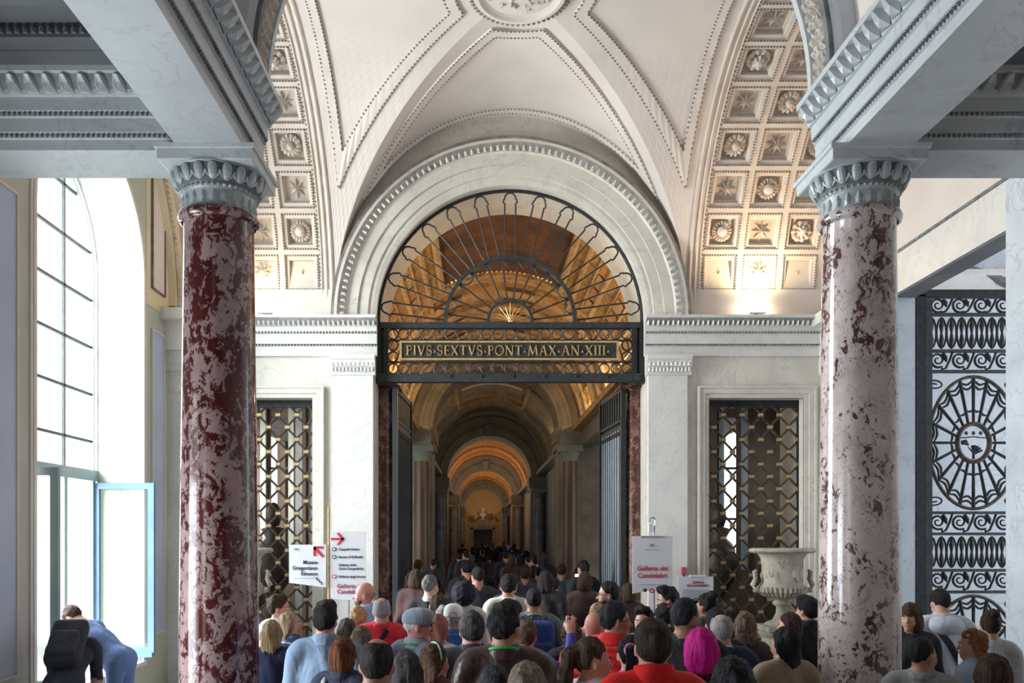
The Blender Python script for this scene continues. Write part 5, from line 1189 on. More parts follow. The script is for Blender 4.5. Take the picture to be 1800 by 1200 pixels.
def hair_mesh(style, vol=0., length=.2, seed=0, res=1.0):
    st = .0115*res; xs = np.arange(-.19, .19, st); ys = np.arange(-.27, .17, st); zs = np.arange(-.34 if style in ('long', 'wavy', 'ponytail', 'curlylong') else -.12, .34, st)
    p = np.stack(np.meshgrid(xs, ys, zs, indexing='ij'), -1); x, y, z = p[..., 0], p[..., 1], p[..., 2]
    E = ell(p, (0, -.014, .142), (.084+vol, .104+vol, .111+vol*1.1))
    face = (y-.062)*.80-(z-.165)*.60; face = smax(face, -(z-.205)*0+face, .01)
    nape = (.035+(y+.09)*.62)-z
    ear = ell(p, (0, -.002, .085), (.2, .026, .042))
    if style == 'short': D = smax(smax(E, face, .012), nape, .012); D = smax(D, -ear, .01)
    elif style == 'crew': D = smax(smax(ell(p, (0, -.014, .142), (.079, .100, .107)), face, .012), nape+.0, .012); D = smax(D, -ear, .01)
    elif style == 'quiff':
        D = smin(E, ell(p, (0, .05, .225), (.07, .055, .045)), .04); D = smax(smax(D, face, .012), nape, .012); D = smax(D, -ear, .01)
    elif style == 'balding':
        D = smax(smax(E, face, .012), nape, .012); D = smax(D, -ear, .01); D = smax(D, -ell(p, (0, .045, .245), (.066, .115, .075)), .015)
    elif style == 'fringe_ring':
        D = smax(smax(ell(p, (0, -.014, .142), (.081, .101, .107)), face, .012), nape, .012); D = smax(D, -ear, .01); D = smax(D, z-.135, .012)
    elif style in ('long', 'wavy', 'curlylong'):
        D = E; w = .098+vol; L = length
        B = ell(p, (0, -.040, .10-L*.55), (w, .066+vol, .10+L*.60)); B = smax(B, -(z-(.04-L)), .03)
        for s in (-1, 1): B = smin(B, cap(p, (s*.078, -.01, .12), (s*(.088+vol), .0, .06-L*.75), .030, .022), .03)
        D = smin(D, B, .03); D = smax(D, face+.0, .012)
        hd = ell(p, (0, .035, .06), (.056, .085, .115)); D = smax(D, -hd, .012)
    elif style == 'bob':
        B = ell(p, (0, -.018, .065), (.104+vol, .100+vol, .125)); D = smin(E, B, .03); D = smax(D, -(z+.02+.15*y), .02); D = smax(D, face, .012); D = smax(D, -ell(p, (0, .04, .05), (.056, .085, .12)), .012)
    elif style == 'bobfringe':
        B = ell(p, (0, -.018, .06), (.102+vol, .098+vol, .14)); D = smin(E, B, .03); D = smax(D, -(z+.06+.15*y), .02); f2 = np.maximum(y-.055, z-.165+0*y); D = smax(D, -ell(p, (0, .085, .055), (.052, .075, .095)), .01); D = smin(D, smax(ell(p, (0, .02, .15), (.078, .082, .075)), -(z-.135), .01), .01)
    elif style == 'ponytail':
        D = smax(smax(ell(p, (0, -.014, .142), (.081, .102, .108)), face, .012), nape, .012); D = smax(D, -ear, .01)
        t_ = cap(p, (0, -.10, .175), (0, -.145, .15), .026, .030); t_ = smin(t_, cap(p, (0, -.145, .15), (.0, -.165, .03), .034, .040), .03); t_ = smin(t_, cap(p, (0, -.165, .03), (.01, -.14, .05-length), .038, .014), .03); D = smin(D, t_, .02)
    elif style == 'bun':
        D = smax(smax(ell(p, (0, -.014, .142), (.082, .102, .108)), face, .012), nape, .012); D = smax(D, -ear, .01); D = smin(D, ell(p, (0, -.075, .235), (.05, .05, .042)), .015)
    elif style in ('curly',):
        D = ell(p, (0, -.02, .13), (.105+vol, .115+vol, .125+vol)); D = smax(D, face, .02); D = smax(D, -(z+.02), .03); D = smax(D, -ell(p, (0, .04, .05), (.056, .085, .12)), .012)
    th = np.arctan2(x, -(y+.01)); ph = seed*1.7
    if style in ('curly', 'curlylong', 'wavy'):
        amp = .010 if style != 'wavy' else .007
        D = D+amp*np.sin(62*x+ph+3*np.sin(40*z))*np.sin(58*z+2*ph+2*np.sin(45*y))*1.0+amp*.5*np.sin(70*y+ph)
    elif style in ('short', 'quiff', 'crew', 'balding'):
        am = {'crew': .0015, 'balding': .002}.get(style, .0045); wx = x+.012*np.sin(30*z+ph); wz = z+.010*np.sin(26*x+2*ph)
        D = D+am*(np.sin(95*wx+ph+25*y)*np.sin(80*wz+1.3*ph)+.7*np.sin(70*y+40*wx+ph))+.0018*np.sin(th*30+ph+9*z)
    else: D = D+.0032*np.sin(th*24+ph+9*z+1.5*np.sin(14*z+ph))+.0022*np.sin(th*43+2*ph)+.004*np.sin(th*7+ph+10*z)
    V, F = surface_nets(xs, ys, zs, D); return V, F
HC = dict(black=(.006, .006, .008), dark=(.012, .009, .008), brown=(.035, .017, .009), mid=(.075, .042, .024), auburn=(.075, .022, .008), blond=(.34, .22, .11), ash=(.20, .155, .115), grey=(.26, .26, .27), white=(.50, .49, .47), ginger=(.17, .065, .022), magenta=(.62, .005, .25), salmon=(.50, .16, .11))
EYE = MB().lathe([(0, -.012), (.006, -.0104), (.0104, -.006), (.012, 0), (.0104, .006), (.006, .0104), (0, .012)], n=10)
EYM = bpy.data.meshes.new('eye'); EYM.from_pydata([(a, c, b2) for a, b2, c in EYE.v], [], EYE.f); EYM.materials.append(M('eye_white')); EYM.materials.append(M('eye_dark'))
for p_ in EYM.polygons: p_.material_index = 1 if p_.center.y > .0085 else 0
def head_child(person_o, name, V, F, mat, hy, hp, smooth=True, lean=0.):
    RH = rotz(math.radians(hy))@rotx(math.radians(hp)); W_ = (np.asarray(V)*HS)@RH.T+HP
    if lean: W_ = (W_-np.array((0, 0, .92)))@rotx(math.radians(-lean)).T+np.array((0, 0, .92))
    me = np_mesh(name, W_, np.asarray(F) if not isinstance(F, list) else np.array(F, dtype=object) if len({len(f) for f in F}) > 1 else np.array(F), [mat], smooth=smooth) if not isinstance(F, list) else None
    if me is None:
        me = bpy.data.meshes.new(name); me.from_pydata(W_.tolist(), [], F); me.materials.append(mat)
        if smooth: me.polygons.foreach_set('use_smooth', [True]*len(F))
    o = link(name, me, person_o); return o
PEOPLE = []
_names = {}
def person(px, yt, d, label, shirt, hair='short', hc='dark', hv=0., hl=.2, sex='m', skin=SK_L, yaw=0., hy=0., hp=0., bulk=.012, acc=(), arm=None, lean=0., pants=0, hc2=None, face=False, belly=1.0, hgt=None, x=None, group=None, quilt=False, rough=.85, short=False, tall=1.0):
    h = hgt or (CZ-(yt-VY)*d/FPX); sc = h/1.720; X = CX+(px-VX)*d/FPX if x is None else x
    V, F, mi = body_mesh(sex, bulk, hy, hp, arm, lean, 1.0, belly, short)
    me = np_mesh('body', V, F, [cloth(shirt, rough, quilt=quilt), skinmat(skin), PANTS[pants], SHOE], mi)
    root = bpy.data.objects.new('person', None); COL.objects.link(root); root.empty_display_size = .1
    root.location = (X, d, 0); root.rotation_euler = (0, 0, math.radians(yaw)); root.scale = (sc*tall, sc*tall, sc)
    tag(root, label, 'person', group); link('body', me, root)
    if hair != 'none':
        Vh, Fh = hair_mesh(hair, hv, hl, len(PEOPLE)); head_child(root, 'hair', Vh, Fh, hairmat(HC[hc] if isinstance(hc, str) else hc, hc2), hy, hp, lean=lean)
    if face:
        for s in (-1, 1):
            RH = rotz(math.radians(hy))@rotx(math.radians(hp)); e = link('eye', EYM, root); e.location = tuple(RH@(np.array((s*.031, .083, .110))*HS)+HP); e.rotation_euler = (math.radians(hp), 0, math.radians(hy)); e.scale = (.92, .92, .75)
            bw = MB().tube([(s*.013, .099, .130), (s*.031, .101, .134), (s*.049, .088, .129)], [.003, .004, .002], 5); head_child(root, 'eyebrow', bw.v, bw.f, hairmat(HC['dark'] if hc in ('dark', 'black', 'brown') else HC['mid']), hy, hp)
        lp = MB().tube([(-.02, .096, .043), (-.008, .1015, .046), (0, .102, .044), (.008, .1015, .046), (.02, .096, .043)], [.002, .005, .005, .005, .002], 6); head_child(root, 'lips', lp.v, lp.f, skinmat((.42, .13, .12)), hy, hp)
    if not lean and not any(a[0] in ('collar', 'hood') for a in acc): a_collar(root, hy, hp, shirt, .070 if sex == 'm' else .064, .018, 1.436, .006)
    for a in acc: ACC[a[0]](root, hy, hp, *a[1:])
    PEOPLE.append((root, X, d)); return root
def a_collar(root, hy, hp, col, r=.074, h=.055, z=1.437, flare=.012, rough=.85):
    mb = MB(); n = 28; prof = [(r+.008, z-.02), (r+flare, z+h*.4), (r+.004, z+h), (r-.004, z+h), (r-.004, z-.01)]
    rows = [[(a*1.02*math.cos(2*PI*i/n), -.022+a*.98*math.sin(2*PI*i/n), b2-.02*math.sin(2*PI*i/n)) for i in range(n)] for a, b2 in prof]; mb.grid(rows, False, True)
    me = bpy.data.meshes.new('collar'); me.from_pydata(mb.v, [], mb.f); me.materials.append(cloth(col, rough)); me.polygons.foreach_set('use_smooth', [True]*len(mb.f)); link('collar', me, root)
def a_lanyard(root, hy, hp, col=(.02, .30, .05), r=.080, z=1.445):
    mb = MB(); n = 30; mb.tube([(r*math.cos(2*PI*i/n), -.02+r*.98*math.sin(2*PI*i/n), z-.030*math.sin(2*PI*i/n)) for i in range(n)], .0085, 6, closed=True); me = bpy.data.meshes.new('lanyard'); me.from_pydata(mb.v, [], mb.f); me.materials.append(cloth(col, .6)); link('lanyard', me, root)
def a_hood(root, hy, hp, col):
    xs = np.arange(-.22, .22, .014); ys = np.arange(-.26, .12, .014); zs = np.arange(1.22, 1.56, .014); p = np.stack(np.meshgrid(xs, ys, zs, indexing='ij'), -1)
    D = ell(p, (0, -.085, 1.40), (.145, .095, .085)); D = smin(D, cap(p, (-.10, -.02, 1.43), (.10, -.02, 1.43), .045), .05); D = smax(D, -ell(p, (0, .02, 1.50), (.075, .105, .13)), .02)
    V, F = surface_nets(xs, ys, zs, D); link('hood', np_mesh('hood', V, F, [cloth(col)]), root)
def a_glasses(root, hy, hp, sun=False):
    z0, y0 = (.112, .108) if not sun else (.225, .055)
    for s in (-1, 1):
        mb = MB().tube([(s*(.034+.022*math.cos(q)), y0-.012*abs(math.cos(q))*.2, z0+.016*math.sin(q)) for q in np.linspace(0, 2*PI, 14)[:-1]], .0024, 5, closed=True, up=(0, 1, 0)); head_child(root, 'rim', mb.v, mb.f, M('frame_black'), hy, hp)
        mb = MB().tube([(s*.056, y0-.004, z0+.004), (s*.083, y0-.04, z0+.006), (s*.088, y0-.11, z0+.0)], .0028, 5); head_child(root, 'temple', mb.v, mb.f, M('frame_black'), hy, hp)
        if sun:
            mb = MB().lathe([(0, 0), (.02, .0), (.02, .003), (0, .004)], n=12); vv = [(s*.034+a, y0+c, z0+b2*.8) for a, b2, c in mb.v]; head_child(root, 'lens', vv, mb.f, M('lens_glass'), hy, hp)
    mb = MB().tube([(-.013, y0+.004, z0+.004), (.013, y0+.004, z0+.004)], .0024, 5); head_child(root, 'bridge', mb.v, mb.f, M('frame_black'), hy, hp)
def a_ballcap(root, hy, hp, col):
    mb = MB(); n = 28; prof = [(1.0, .150), (1.01, .175), (.95, .215), (.75, .245), (.4, .262), (0, .266)]
    mb.grid([[(.092*q*math.cos(2*PI*i/n), -.010+.112*q*math.sin(2*PI*i/n), z) for i in range(n)] for q, z in prof], False, True); head_child(root, 'cap_crown', mb.v, mb.f, cloth(col, .8), hy, hp)
    mb = MB(); rows = []
    for i in range(13):
        a = PI*(i)/12; rows.append([(.088*math.cos(a), .03+.07*math.sin(a), .158), (.085*math.cos(a), .035+.145*math.sin(a), .145), (.085*math.cos(a), .035+.145*math.sin(a), .140), (.088*math.cos(a), .03+.07*math.sin(a), .152)])
    mb.grid(rows, False, True); head_child(root, 'cap_peak', mb.v, mb.f, cloth(col, .8), hy, hp)
    mb = MB().tube([(.04*math.cos(q), -.122, .155+.036*math.sin(q)) for q in np.linspace(0, PI, 9)], .006, 6); head_child(root, 'cap_strap', mb.v, mb.f, cloth(tuple(x*.6 for x in col), .8), hy, hp)
def a_flatcap(root, hy, hp, col):
    mb = MB(); n = 30; prof = [(1.0, .138, 0), (1.06, .165, .004), (1.10, .198, .014), (.98, .232, .03), (.6, .250, .03), (0, .255, .03)]
    mb.grid([[(.090*q*math.cos(2*PI*i/n), -.008+s_+.113*q*math.sin(2*PI*i/n), z-.16*max(0, .113*q*math.sin(2*PI*i/n))) for i in range(n)] for q, z, s_ in prof], False, True); head_child(root, 'cap_crown', mb.v, mb.f, cloth(col, .9), hy, hp)
    mb = MB(); rows = []
    for i in range(13):
        a = PI*i/12; rows.append([(.08*math.cos(a), .06+.05*math.sin(a), .165-.02*math.sin(a)), (.07*math.cos(a), .075+.085*math.sin(a), .145-.015*math.sin(a)), (.07*math.cos(a), .075+.085*math.sin(a), .138-.015*math.sin(a)), (.08*math.cos(a), .06+.05*math.sin(a), .155-.02*math.sin(a))])
    mb.grid(rows, False, True); head_child(root, 'cap_peak', mb.v, mb.f, cloth(tuple(x*.8 for x in col), .9), hy, hp)
def a_strap(root, hy, hp, col, x0=.06, x1=-.15, w=.022):
    pth = [(x0+.02, .06, 1.46), (x0, -.03, 1.462), (x0-.01, -.10, 1.42), ((x0+x1)/2, -.135, 1.25), (x1, -.125, 1.05)]; mb = MB().tube(pth, w, 6, flatn=.35, up=(0, 1, .2)); me = bpy.data.meshes.new('strap'); me.from_pydata(mb.v, [], mb.f); me.materials.append(cloth(col, .7)); link('strap', me, root)
def a_straps2(root, hy, hp, col):
    for s in (-1, 1):
        mb = MB().tube([(s*.10, -.12, 1.36), (s*.10, -.065, 1.452), (s*.10, .04, 1.45), (s*.11, .115, 1.34), (s*.12, .12, 1.15)], .02, 6, flatn=.4, up=(0, 1, .2)); me = bpy.data.meshes.new('shoulder_strap'); me.from_pydata(mb.v, [], mb.f); me.materials.append(cloth(col, .7)); link('shoulder_strap', me, root)
def a_headband(root, hy, hp, col):
    mb = MB().tube([(.090*math.cos(q), -.005+.03*math.sin(q)*0, .142+.113*math.sin(q)) for q in np.linspace(.0, PI, 16)], .011, 6, flatn=.45, up=(0, 1, 0)); head_child(root, 'hairband', mb.v, mb.f, cloth(col, .6), hy, hp)
def a_hairtie(root, hy, hp, col):
    mb = MB().tube([(.036*math.cos(q), -.128+.012*math.sin(q), .16+.036*math.sin(q)) for q in np.linspace(0, 2*PI, 13)[:-1]], .012, 6, closed=True); head_child(root, 'hair_tie', mb.v, mb.f, cloth(col, .6), hy, hp)
def a_beard(root, hy, hp, col):
    xs = np.arange(-.09, .09, .011); ys = np.arange(-.03, .13, .011); zs = np.arange(-.03, .10, .011); p = np.stack(np.meshgrid(xs, ys, zs, indexing='ij'), -1)
    D = ell(p, (0, .036, .045), (.066, .066, .065)); D = smax(D, -ell(p, (0, .10, .085), (.045, .05, .042)), .01); D = smax(D, p[..., 2]-.085+.4*p[..., 1], .01); D = smin(D, ell(p, (0, .078, .012), (.03, .022, .022)), .02)
    V, F = surface_nets(xs, ys, zs, D); head_child(root, 'beard', V, F, hairmat(col), hy, hp)
def a_sidepanels(root, hy, hp, col):
    for s in (-1, 1):
        mb = MB().tube([(s*.152, -.108, 1.33), (s*.158, -.112, 1.22), (s*.150, -.112, 1.1)], .022, 6, flatn=.5, up=(0, 1, 0)); me = bpy.data.meshes.new('side_panel'); me.from_pydata(mb.v, [], mb.f); me.materials.append(cloth(col)); link('side_panel', me, root)
def a_scarf(root, hy, hp, col):
    mb = MB(); n = 26; mb.tube([(.085*math.cos(2*PI*i/n), -.015+.09*math.sin(2*PI*i/n), 1.45-.03*math.sin(2*PI*i/n)) for i in range(n)], .032, 7, closed=True); me = bpy.data.meshes.new('scarf'); me.from_pydata(mb.v, [], mb.f); me.materials.append(cloth(col)); me.polygons.foreach_set('use_smooth', [True]*len(mb.f)); link('scarf', me, root)
ACC = dict(collar=a_collar, lanyard=a_lanyard, hood=a_hood, glasses=a_glasses, ballcap=a_ballcap, flatcap=a_flatcap, strap=a_strap, straps2=a_straps2, headband=a_headband, hairtie=a_hairtie, beard=a_beard, sidepanels=a_sidepanels, scarf=a_scarf)
def backpack(owner, label, col, col2, w=.15, h=.23, zc=1.20, lean=0.):
    """a worn backpack: its own thing standing against the owner's back"""
    t = bpy.data.objects.new('backpack', None); COL.objects.link(t); t.location = owner.location; t.rotation_euler = owner.rotation_euler; t.scale = owner.scale; tag(t, label, 'backpack')
    xs = np.arange(-.24, .24, .016); ys = np.arange(-.42, -.04, .016); zs = np.arange(zc-h-.1, zc+h+.1, .016); p = np.stack(np.meshgrid(xs, ys, zs, indexing='ij'), -1)
    def rb(c, s, r): q = np.abs(p-np.array(c))-np.array(s)+r; return np.linalg.norm(np.maximum(q, 0), axis=-1)+np.minimum(q.max(-1), 0)-r
    R_ = rotx(math.radians(-lean)); pv = np.array((0, 0, .92))
    def put(nm_, D, mat):
        V, F = surface_nets(xs, ys, zs, D)
        if lean: V = (V-pv)@R_.T+pv
        link(nm_, np_mesh(nm_, V, F, [mat]), t)
    put('main_bag', rb((0, -.205, zc), (w, .085, h), .06), cloth(col, .7)); put('front_pocket', rb((0, -.295, zc-h*.3), (w*.8, .045, h*.55), .04), cloth(col2, .7))
    mb = MB().tube([(-.04, -.14, zc+h-.01), (-.03, -.14, zc+h+.04), (.03, -.14, zc+h+.04), (.04, -.14, zc+h-.01)], .01, 6); V = np.array(mb.v)
    if lean: V = (V-pv)@R_.T+pv
    me = bpy.data.meshes.new('grab_handle'); me.from_pydata(V.tolist(), [], mb.f); me.materials.append(cloth(col2, .7)); link('grab_handle', me, t)
    return t
NAVY, BLK, WHT, RED, CHAR = (.018, .025, .07), (.012, .012, .014), (.78, .78, .76), (.55, .012, .016), (.03, .032, .038)
SPEC = []
def pp(px, yt, d, label, shirt, *a, **k):
    SPEC.append([px, yt, d, label, shirt, a, k]); return len(SPEC)-1
PACK = {}
# left group, by the arrow sign
pp(492, 1043, 6.75, 'woman with tied dark hair in a white hooded jacket, face turned right', (.80, .80, .80), 'short', 'brown', .006, sex='f', yaw=-35, hy=-50, acc=(('hood', (.82, .82, .82)),), bulk=.03, face=True)
pp(517, 1072, 5.75, 'blond woman in navy quilted jacket looking up to the right', (.03, .055, .14), 'long', 'blond', .0, .10, sex='f', yaw=-45, hy=-42, hp=14, bulk=.022, quilt=True, face=True, hc2=(.62, .52, .38), rough=.5)
pp(478, 1088, 5.0, 'woman with long blond hair in a navy jacket, back turned, beside the red column', NAVY, 'long', (.30, .19, .10), .006, .24, sex='f', hc2=(.62, .45, .27), bulk=.016)
pp(572, 1056, 4.85, 'man with short dark hair in a blue grey button shirt, back turned', (.20, .27, .38), 'quiff', 'dark', .004, yaw=4, hy=-6, acc=(('collar', (.20, .27, .38)),), bulk=.014)
pp(640, 1020, 7.5, 'bald bearded man in blue shirt looking left below the tall sign', (.22, .33, .55), 'fringe_ring', (.27, .16, .12), yaw=75, hy=20, acc=(('beard', (.10, .05, .03)), ('collar', (.3, .42, .62))), face=True, skin=SK_P)
pp(630, 1061, 6.9, 'person with curly blond hair half hidden before the bald man', (.16, .2, .3), 'curly', 'blond', -.012, sex='f', yaw=10)
pp(671, 1047, 6.1, 'grey haired man in a plain red sweater with a black cross strap', (.60, .025, .04), 'balding', 'grey', yaw=0, hy=4, hc2=(.55, .55, .57), acc=(('strap', (.012, .012, .012)), ('collar', (.6, .025, .04), .072, .03)), bulk=.02, belly=1.2)
pp(609, 1085, 5.85, 'woman with straight grey brown hair behind the auburn bob', (.10, .09, .10), 'long', (.05, .035, .03), .004, .12, sex='f', hc2=(.22, .18, .16), yaw=20)
pp(636, 1098, 5.35, 'woman with light brown highlighted hair in front of the red sweater', (.12, .10, .09), 'bob', (.10, .065, .04), .004, sex='f', hc2=(.36, .27, .18), yaw=-10)
pp(604, 1117, 4.45, 'woman with auburn bob and a pale bag strap on a navy jacket', (.025, .03, .055), 'bob', 'auburn', .004, sex='f', hc2=(.26, .095, .035), yaw=-12, acc=(('strap', (.6, .58, .55), -.10, -.16, .014), ('collar', (.025, .03, .055))), bulk=.018)
pp(663, 1115, 3.75, 'balding dark haired man with a teal collar on a maroon jacket', (.13, .012, .05), 'balding', 'dark', hc2=(.07, .06, .06), yaw=0, skin=SK_M, acc=(('collar', (.02, .28, .38), .078, .05), ('lanyard', (.13, .012, .05), .10, 1.41)), bulk=.025)
pp(735, 1066, 5.1, 'elderly man in grey flat cap and glasses facing right, green lanyard', (.12, .13, .19), 'fringe_ring', 'white', yaw=-40, hy=-42, acc=(('flatcap', (.22, .26, .31)), ('glasses',), ('collar', (.30, .34, .40)), ('lanyard', (.03, .30, .10), .088, 1.435)), face=True, skin=SK_P, bulk=.022, tall=1.0)
pp(714, 1141, 4.05, 'woman with long straight dark grey hair at the bottom edge left of the hairband', CHAR, 'long', (.028, .026, .028), .006, .26, sex='f', hc2=(.16, .155, .16), yaw=8)
pp(765, 1128, 4.35, 'girl with wavy brown hair and a mint hairband, face turned right', (.14, .05, .04), 'wavy', (.06, .03, .018), .006, .20, sex='f', hc2=(.20, .11, .07), yaw=-22, hy=-32, acc=(('headband', (.35, .75, .60)),))
pp(797, 1061, 6.05, 'person in white baseball cap and bright blue jacket with a green lanyard', (.035, .12, .42), 'fringe_ring', 'grey', yaw=0, acc=(('ballcap', (.72, .70, .68)), ('lanyard', (.05, .45, .30), .082, 1.44), ('straps2', (.30, .33, .40)), ('collar', (.035, .12, .42))), bulk=.018)
pp(829, 1072, 4.65, 'man with curly dark grey hair in a charcoal coat, back turned', (.028, .032, .042), 'short', (.022, .020, .020), .010, hc2=(.14, .135, .13), yaw=6, acc=(('collar', (.03, .034, .045)),), bulk=.022)
pp(888, 1056, 4.2, 'man with black hair in a brown leather jacket with a green lanyard', (.048, .028, .024), 'quiff', 'black', .006, hc2=(.05, .055, .065), yaw=-8, hy=-24, skin=SK_M, rough=.33, acc=(('collar', (.05, .03, .026), .080, .045, 1.432, .012, .35), ('lanyard', (.04, .42, .08), .084, 1.462)), bulk=.028)
pp(868, 1166, 3.95, 'boy with short black hair low in front of the leather jacket', BLK, 'short', 'black', .006, hc2=(.09, .1, .12), yaw=15)
pp(926, 1159, 3.3, 'woman with straight ash blond hair at the bottom edge below the leather jacket', (.20, .19, .18), 'long', (.17, .13, .095), .004, .22, sex='f', hc2=(.42, .36, .29), yaw=-4)
o_ = pp(938, 1030, 6.6, 'man with short black hair wearing a blue backpack over a grey shirt', (.14, .155, .18), 'crew', 'black', hc2=(.03, .03, .035), skin=SK_M, yaw=5, acc=(('lanyard', (.30, .55, .10), .076, 1.45), ('straps2', (.02, .04, .15))), bulk=.014)
PACK[o_] = ('blue backpack on the man with short black hair beside the raised hand', (.025, .05, .22), (.02, .035, .14))
o_ = pp(925, 1086, 5.55, 'person in a blue sweater raising one arm to hold up a phone', (.055, .085, .32), 'short', (.09, .05, .03), .004, sex='f', arm='raise', yaw=-6, bulk=.014, keep=1)
pp(893, 1007, 8.6, 'man with dark hair in a cream sweater walking into the gallery', (.55, .52, .47), 'short', 'black', .004, yaw=4, acc=(('collar', (.6, .57, .52), .072, .03), ('strap', (.02, .02, .02), -.08, .12)), skin=SK_M)
pp(815, 1022, 8.1, 'woman with big black curly hair in a white and black top', (.50, .45, .42), 'curly', 'black', .022, sex='f', hc2=(.04, .035, .07), yaw=6)
pp(757, 1008, 8.9, 'grey haired man in a black suit near the left gate leaf', (.012, .013, .014), 'short', (.10, .10, .10), .0, hc2=(.25, .25, .25), yaw=-20, hy=-15, acc=(('collar', (.45, .45, .45), .070, .03),))
pp(768, 1044, 7.5, 'woman with smooth dark hair behind the man in the flat cap', CHAR, 'bob', 'brown', .002, sex='f', yaw=20, hy=25, face=True)
pp(781, 1060, 6.95, 'person with grey curls beside the white baseball cap', (.2, .2, .22), 'curly', 'grey', -.014, sex='f', yaw=-8)
pp(772, 1077, 5.55, 'woman with long salmon pink hair next to the white baseball cap', (.45, .42, .44), 'long', (.30, .10, .075), .0, .14, sex='f', hc2=(.58, .26, .20), yaw=-30)
pp(1003, 1088, 5.35, 'woman with gathered curly brown hair in a black quilted jacket', (.022, .028, .045), 'curlylong', (.04, .02, .012), -.004, .10, sex='f', hc2=(.18, .09, .055), yaw=14, quilt=True, rough=.4, bulk=.022)
pp(1042, 1115, 4.1, 'woman with brown ponytail and white top in profile to the right', (.55, .56, .60), 'ponytail', (.030, .018, .012), .0, .24, sex='f', hc2=(.20, .14, .095), yaw=-45, hy=-30, face=True)
pp(1043, 1072, 5.3, 'bald man with pink scalp and a red collar', (.50, .06, .07), 'none', 'grey', yaw=0, skin=SK_P, acc=(('collar', (.55, .05, .06), .072, .03),))
pp(1083, 1054, 4.95, 'man with black hair and glasses facing right in a red quilted jacket', (.58, .02, .02), 'short', 'black', .006, hc2=(.04, .05, .07), yaw=-35, hy=-48, skin=SK_M, acc=(('glasses',), ('collar', (.60, .02, .02), .085, .06)), quilt=True, face=True, bulk=.03, rough=.5)
pp(1050, 1055, 6.6, 'person with light blond hair behind the bald pink scalp', (.3, .3, .32), 'curly', (.36, .26, .14), -.02, sex='f', hc2=(.6, .5, .34), yaw=0)
pp(1068, 1020, 7.6, 'dark haired bearded man with glasses facing left before the pale gate leaf', CHAR, 'short', 'black', .004, yaw=70, hy=20, acc=(('glasses',), ('beard', (.02, .015, .012))), face=True)
pp(1131, 1064, 5.55, 'pale man with dark hair looking back to the left, behind the red jacket', (.10, .13, .18), 'quiff', 'black', .0, yaw=120, hy=30, face=True)
pp(1147, 1084, 3.85, 'man with short brown hair in a bright red jacket with black side panels', (.70, .012, .010), 'short', (.022, .015, .011), .006, hc2=(.085, .065, .05), yaw=2, hy=-6, acc=(('collar', (.72, .012, .010), .080, .075), ('sidepanels', (.012, .012, .012))), bulk=.026, rough=.7)
pp(1107, 1112, 4.3, 'girl with black ponytail, pink hair tie and pink top', (.72, .12, .40), 'ponytail', 'black', .0, .24, sex='f', yaw=22, hy=-30, acc=(('hairtie', (.75, .20, .50)),))
pp(1176, 1029, 7.0, 'man with thick dark hair facing left beside the hanging sign', CHAR, 'quiff', 'black', .004, yaw=62, hy=20, hp=-8, face=True, skin=SK_M)
pp(1166, 1056, 6.1, 'person with black curly hair between the hanging sign and the shaved neck', BLK, 'curly', 'black', -.016, sex='f', hc2=(.03, .03, .03))
pp(1206, 1046, 4.75, 'man with cropped dark hair, sunglasses on his head and a black shirt', (.012, .012, .014), 'crew', 'black', hc2=(.06, .06, .07), yaw=-20, hy=-38, skin=SK_T, acc=(('glasses', True),), bulk=.016, belly=1.15)
pp(1240, 1040, 7.0, 'woman with black hair in a bun before the grey notice panel', CHAR, 'bun', 'black', sex='f', yaw=35, hy=10, skin=SK_T)
pp(1231, 1102, 4.25, 'woman with a bright magenta bob and a black top', (.012, .010, .014), 'bob', 'magenta', .008, sex='f', hc2=(.85, .03, .42), yaw=4)
pp(1267, 1075, 4.75, 'man with short silver grey hair in a navy blazer', (.014, .022, .060), 'balding', 'grey', .0, hc2=(.62, .62, .64), yaw=2, acc=(('collar', (.014, .022, .06), .078, .03), ('collar', (.35, .45, .65), .070, .04)), bulk=.02, belly=1.15)
pp(1258, 1066, 5.75, 'dark haired person almost hidden behind the silver haired man', BLK, 'short', 'black', .004)
pp(1310, 1075, 5.9, 'woman with long wavy brown hair in front of the right urn', (.05, .035, .03), 'wavy', (.05, .03, .022), .010, .22, sex='f', hc2=(.30, .20, .15), yaw=-10)
pp(1286, 1151, 3.35, 'woman with smooth black hair at the bottom edge below the silver haired man', CHAR, 'long', 'black', .006, .26, sex='f', hc2=(.075, .075, .08))
pp(1379, 1098, 4.7, 'woman with very long straight black hair over a beige coat', (.30, .22, .155), 'long', 'black', .0, .34, sex='f', hc2=(.035, .035, .05), yaw=10, hy=20, bulk=.028)
pp(1386, 1075, 6.2, 'woman with short dark red hair between the urn and the black jacket', (.04, .02, .03), 'bob', (.03, .012, .012), .006, sex='f', hc2=(.09, .035, .035), yaw=60, face=True)
pp(1418, 1047, 6.75, 'man with thick black hair in a black jacket beside the pale column', (.010, .012, .016), 'quiff', 'black', .010, hc2=(.03, .03, .04), yaw=12, hy=22, acc=(('collar', (.012, .014, .018)),), bulk=.022, keep=1)
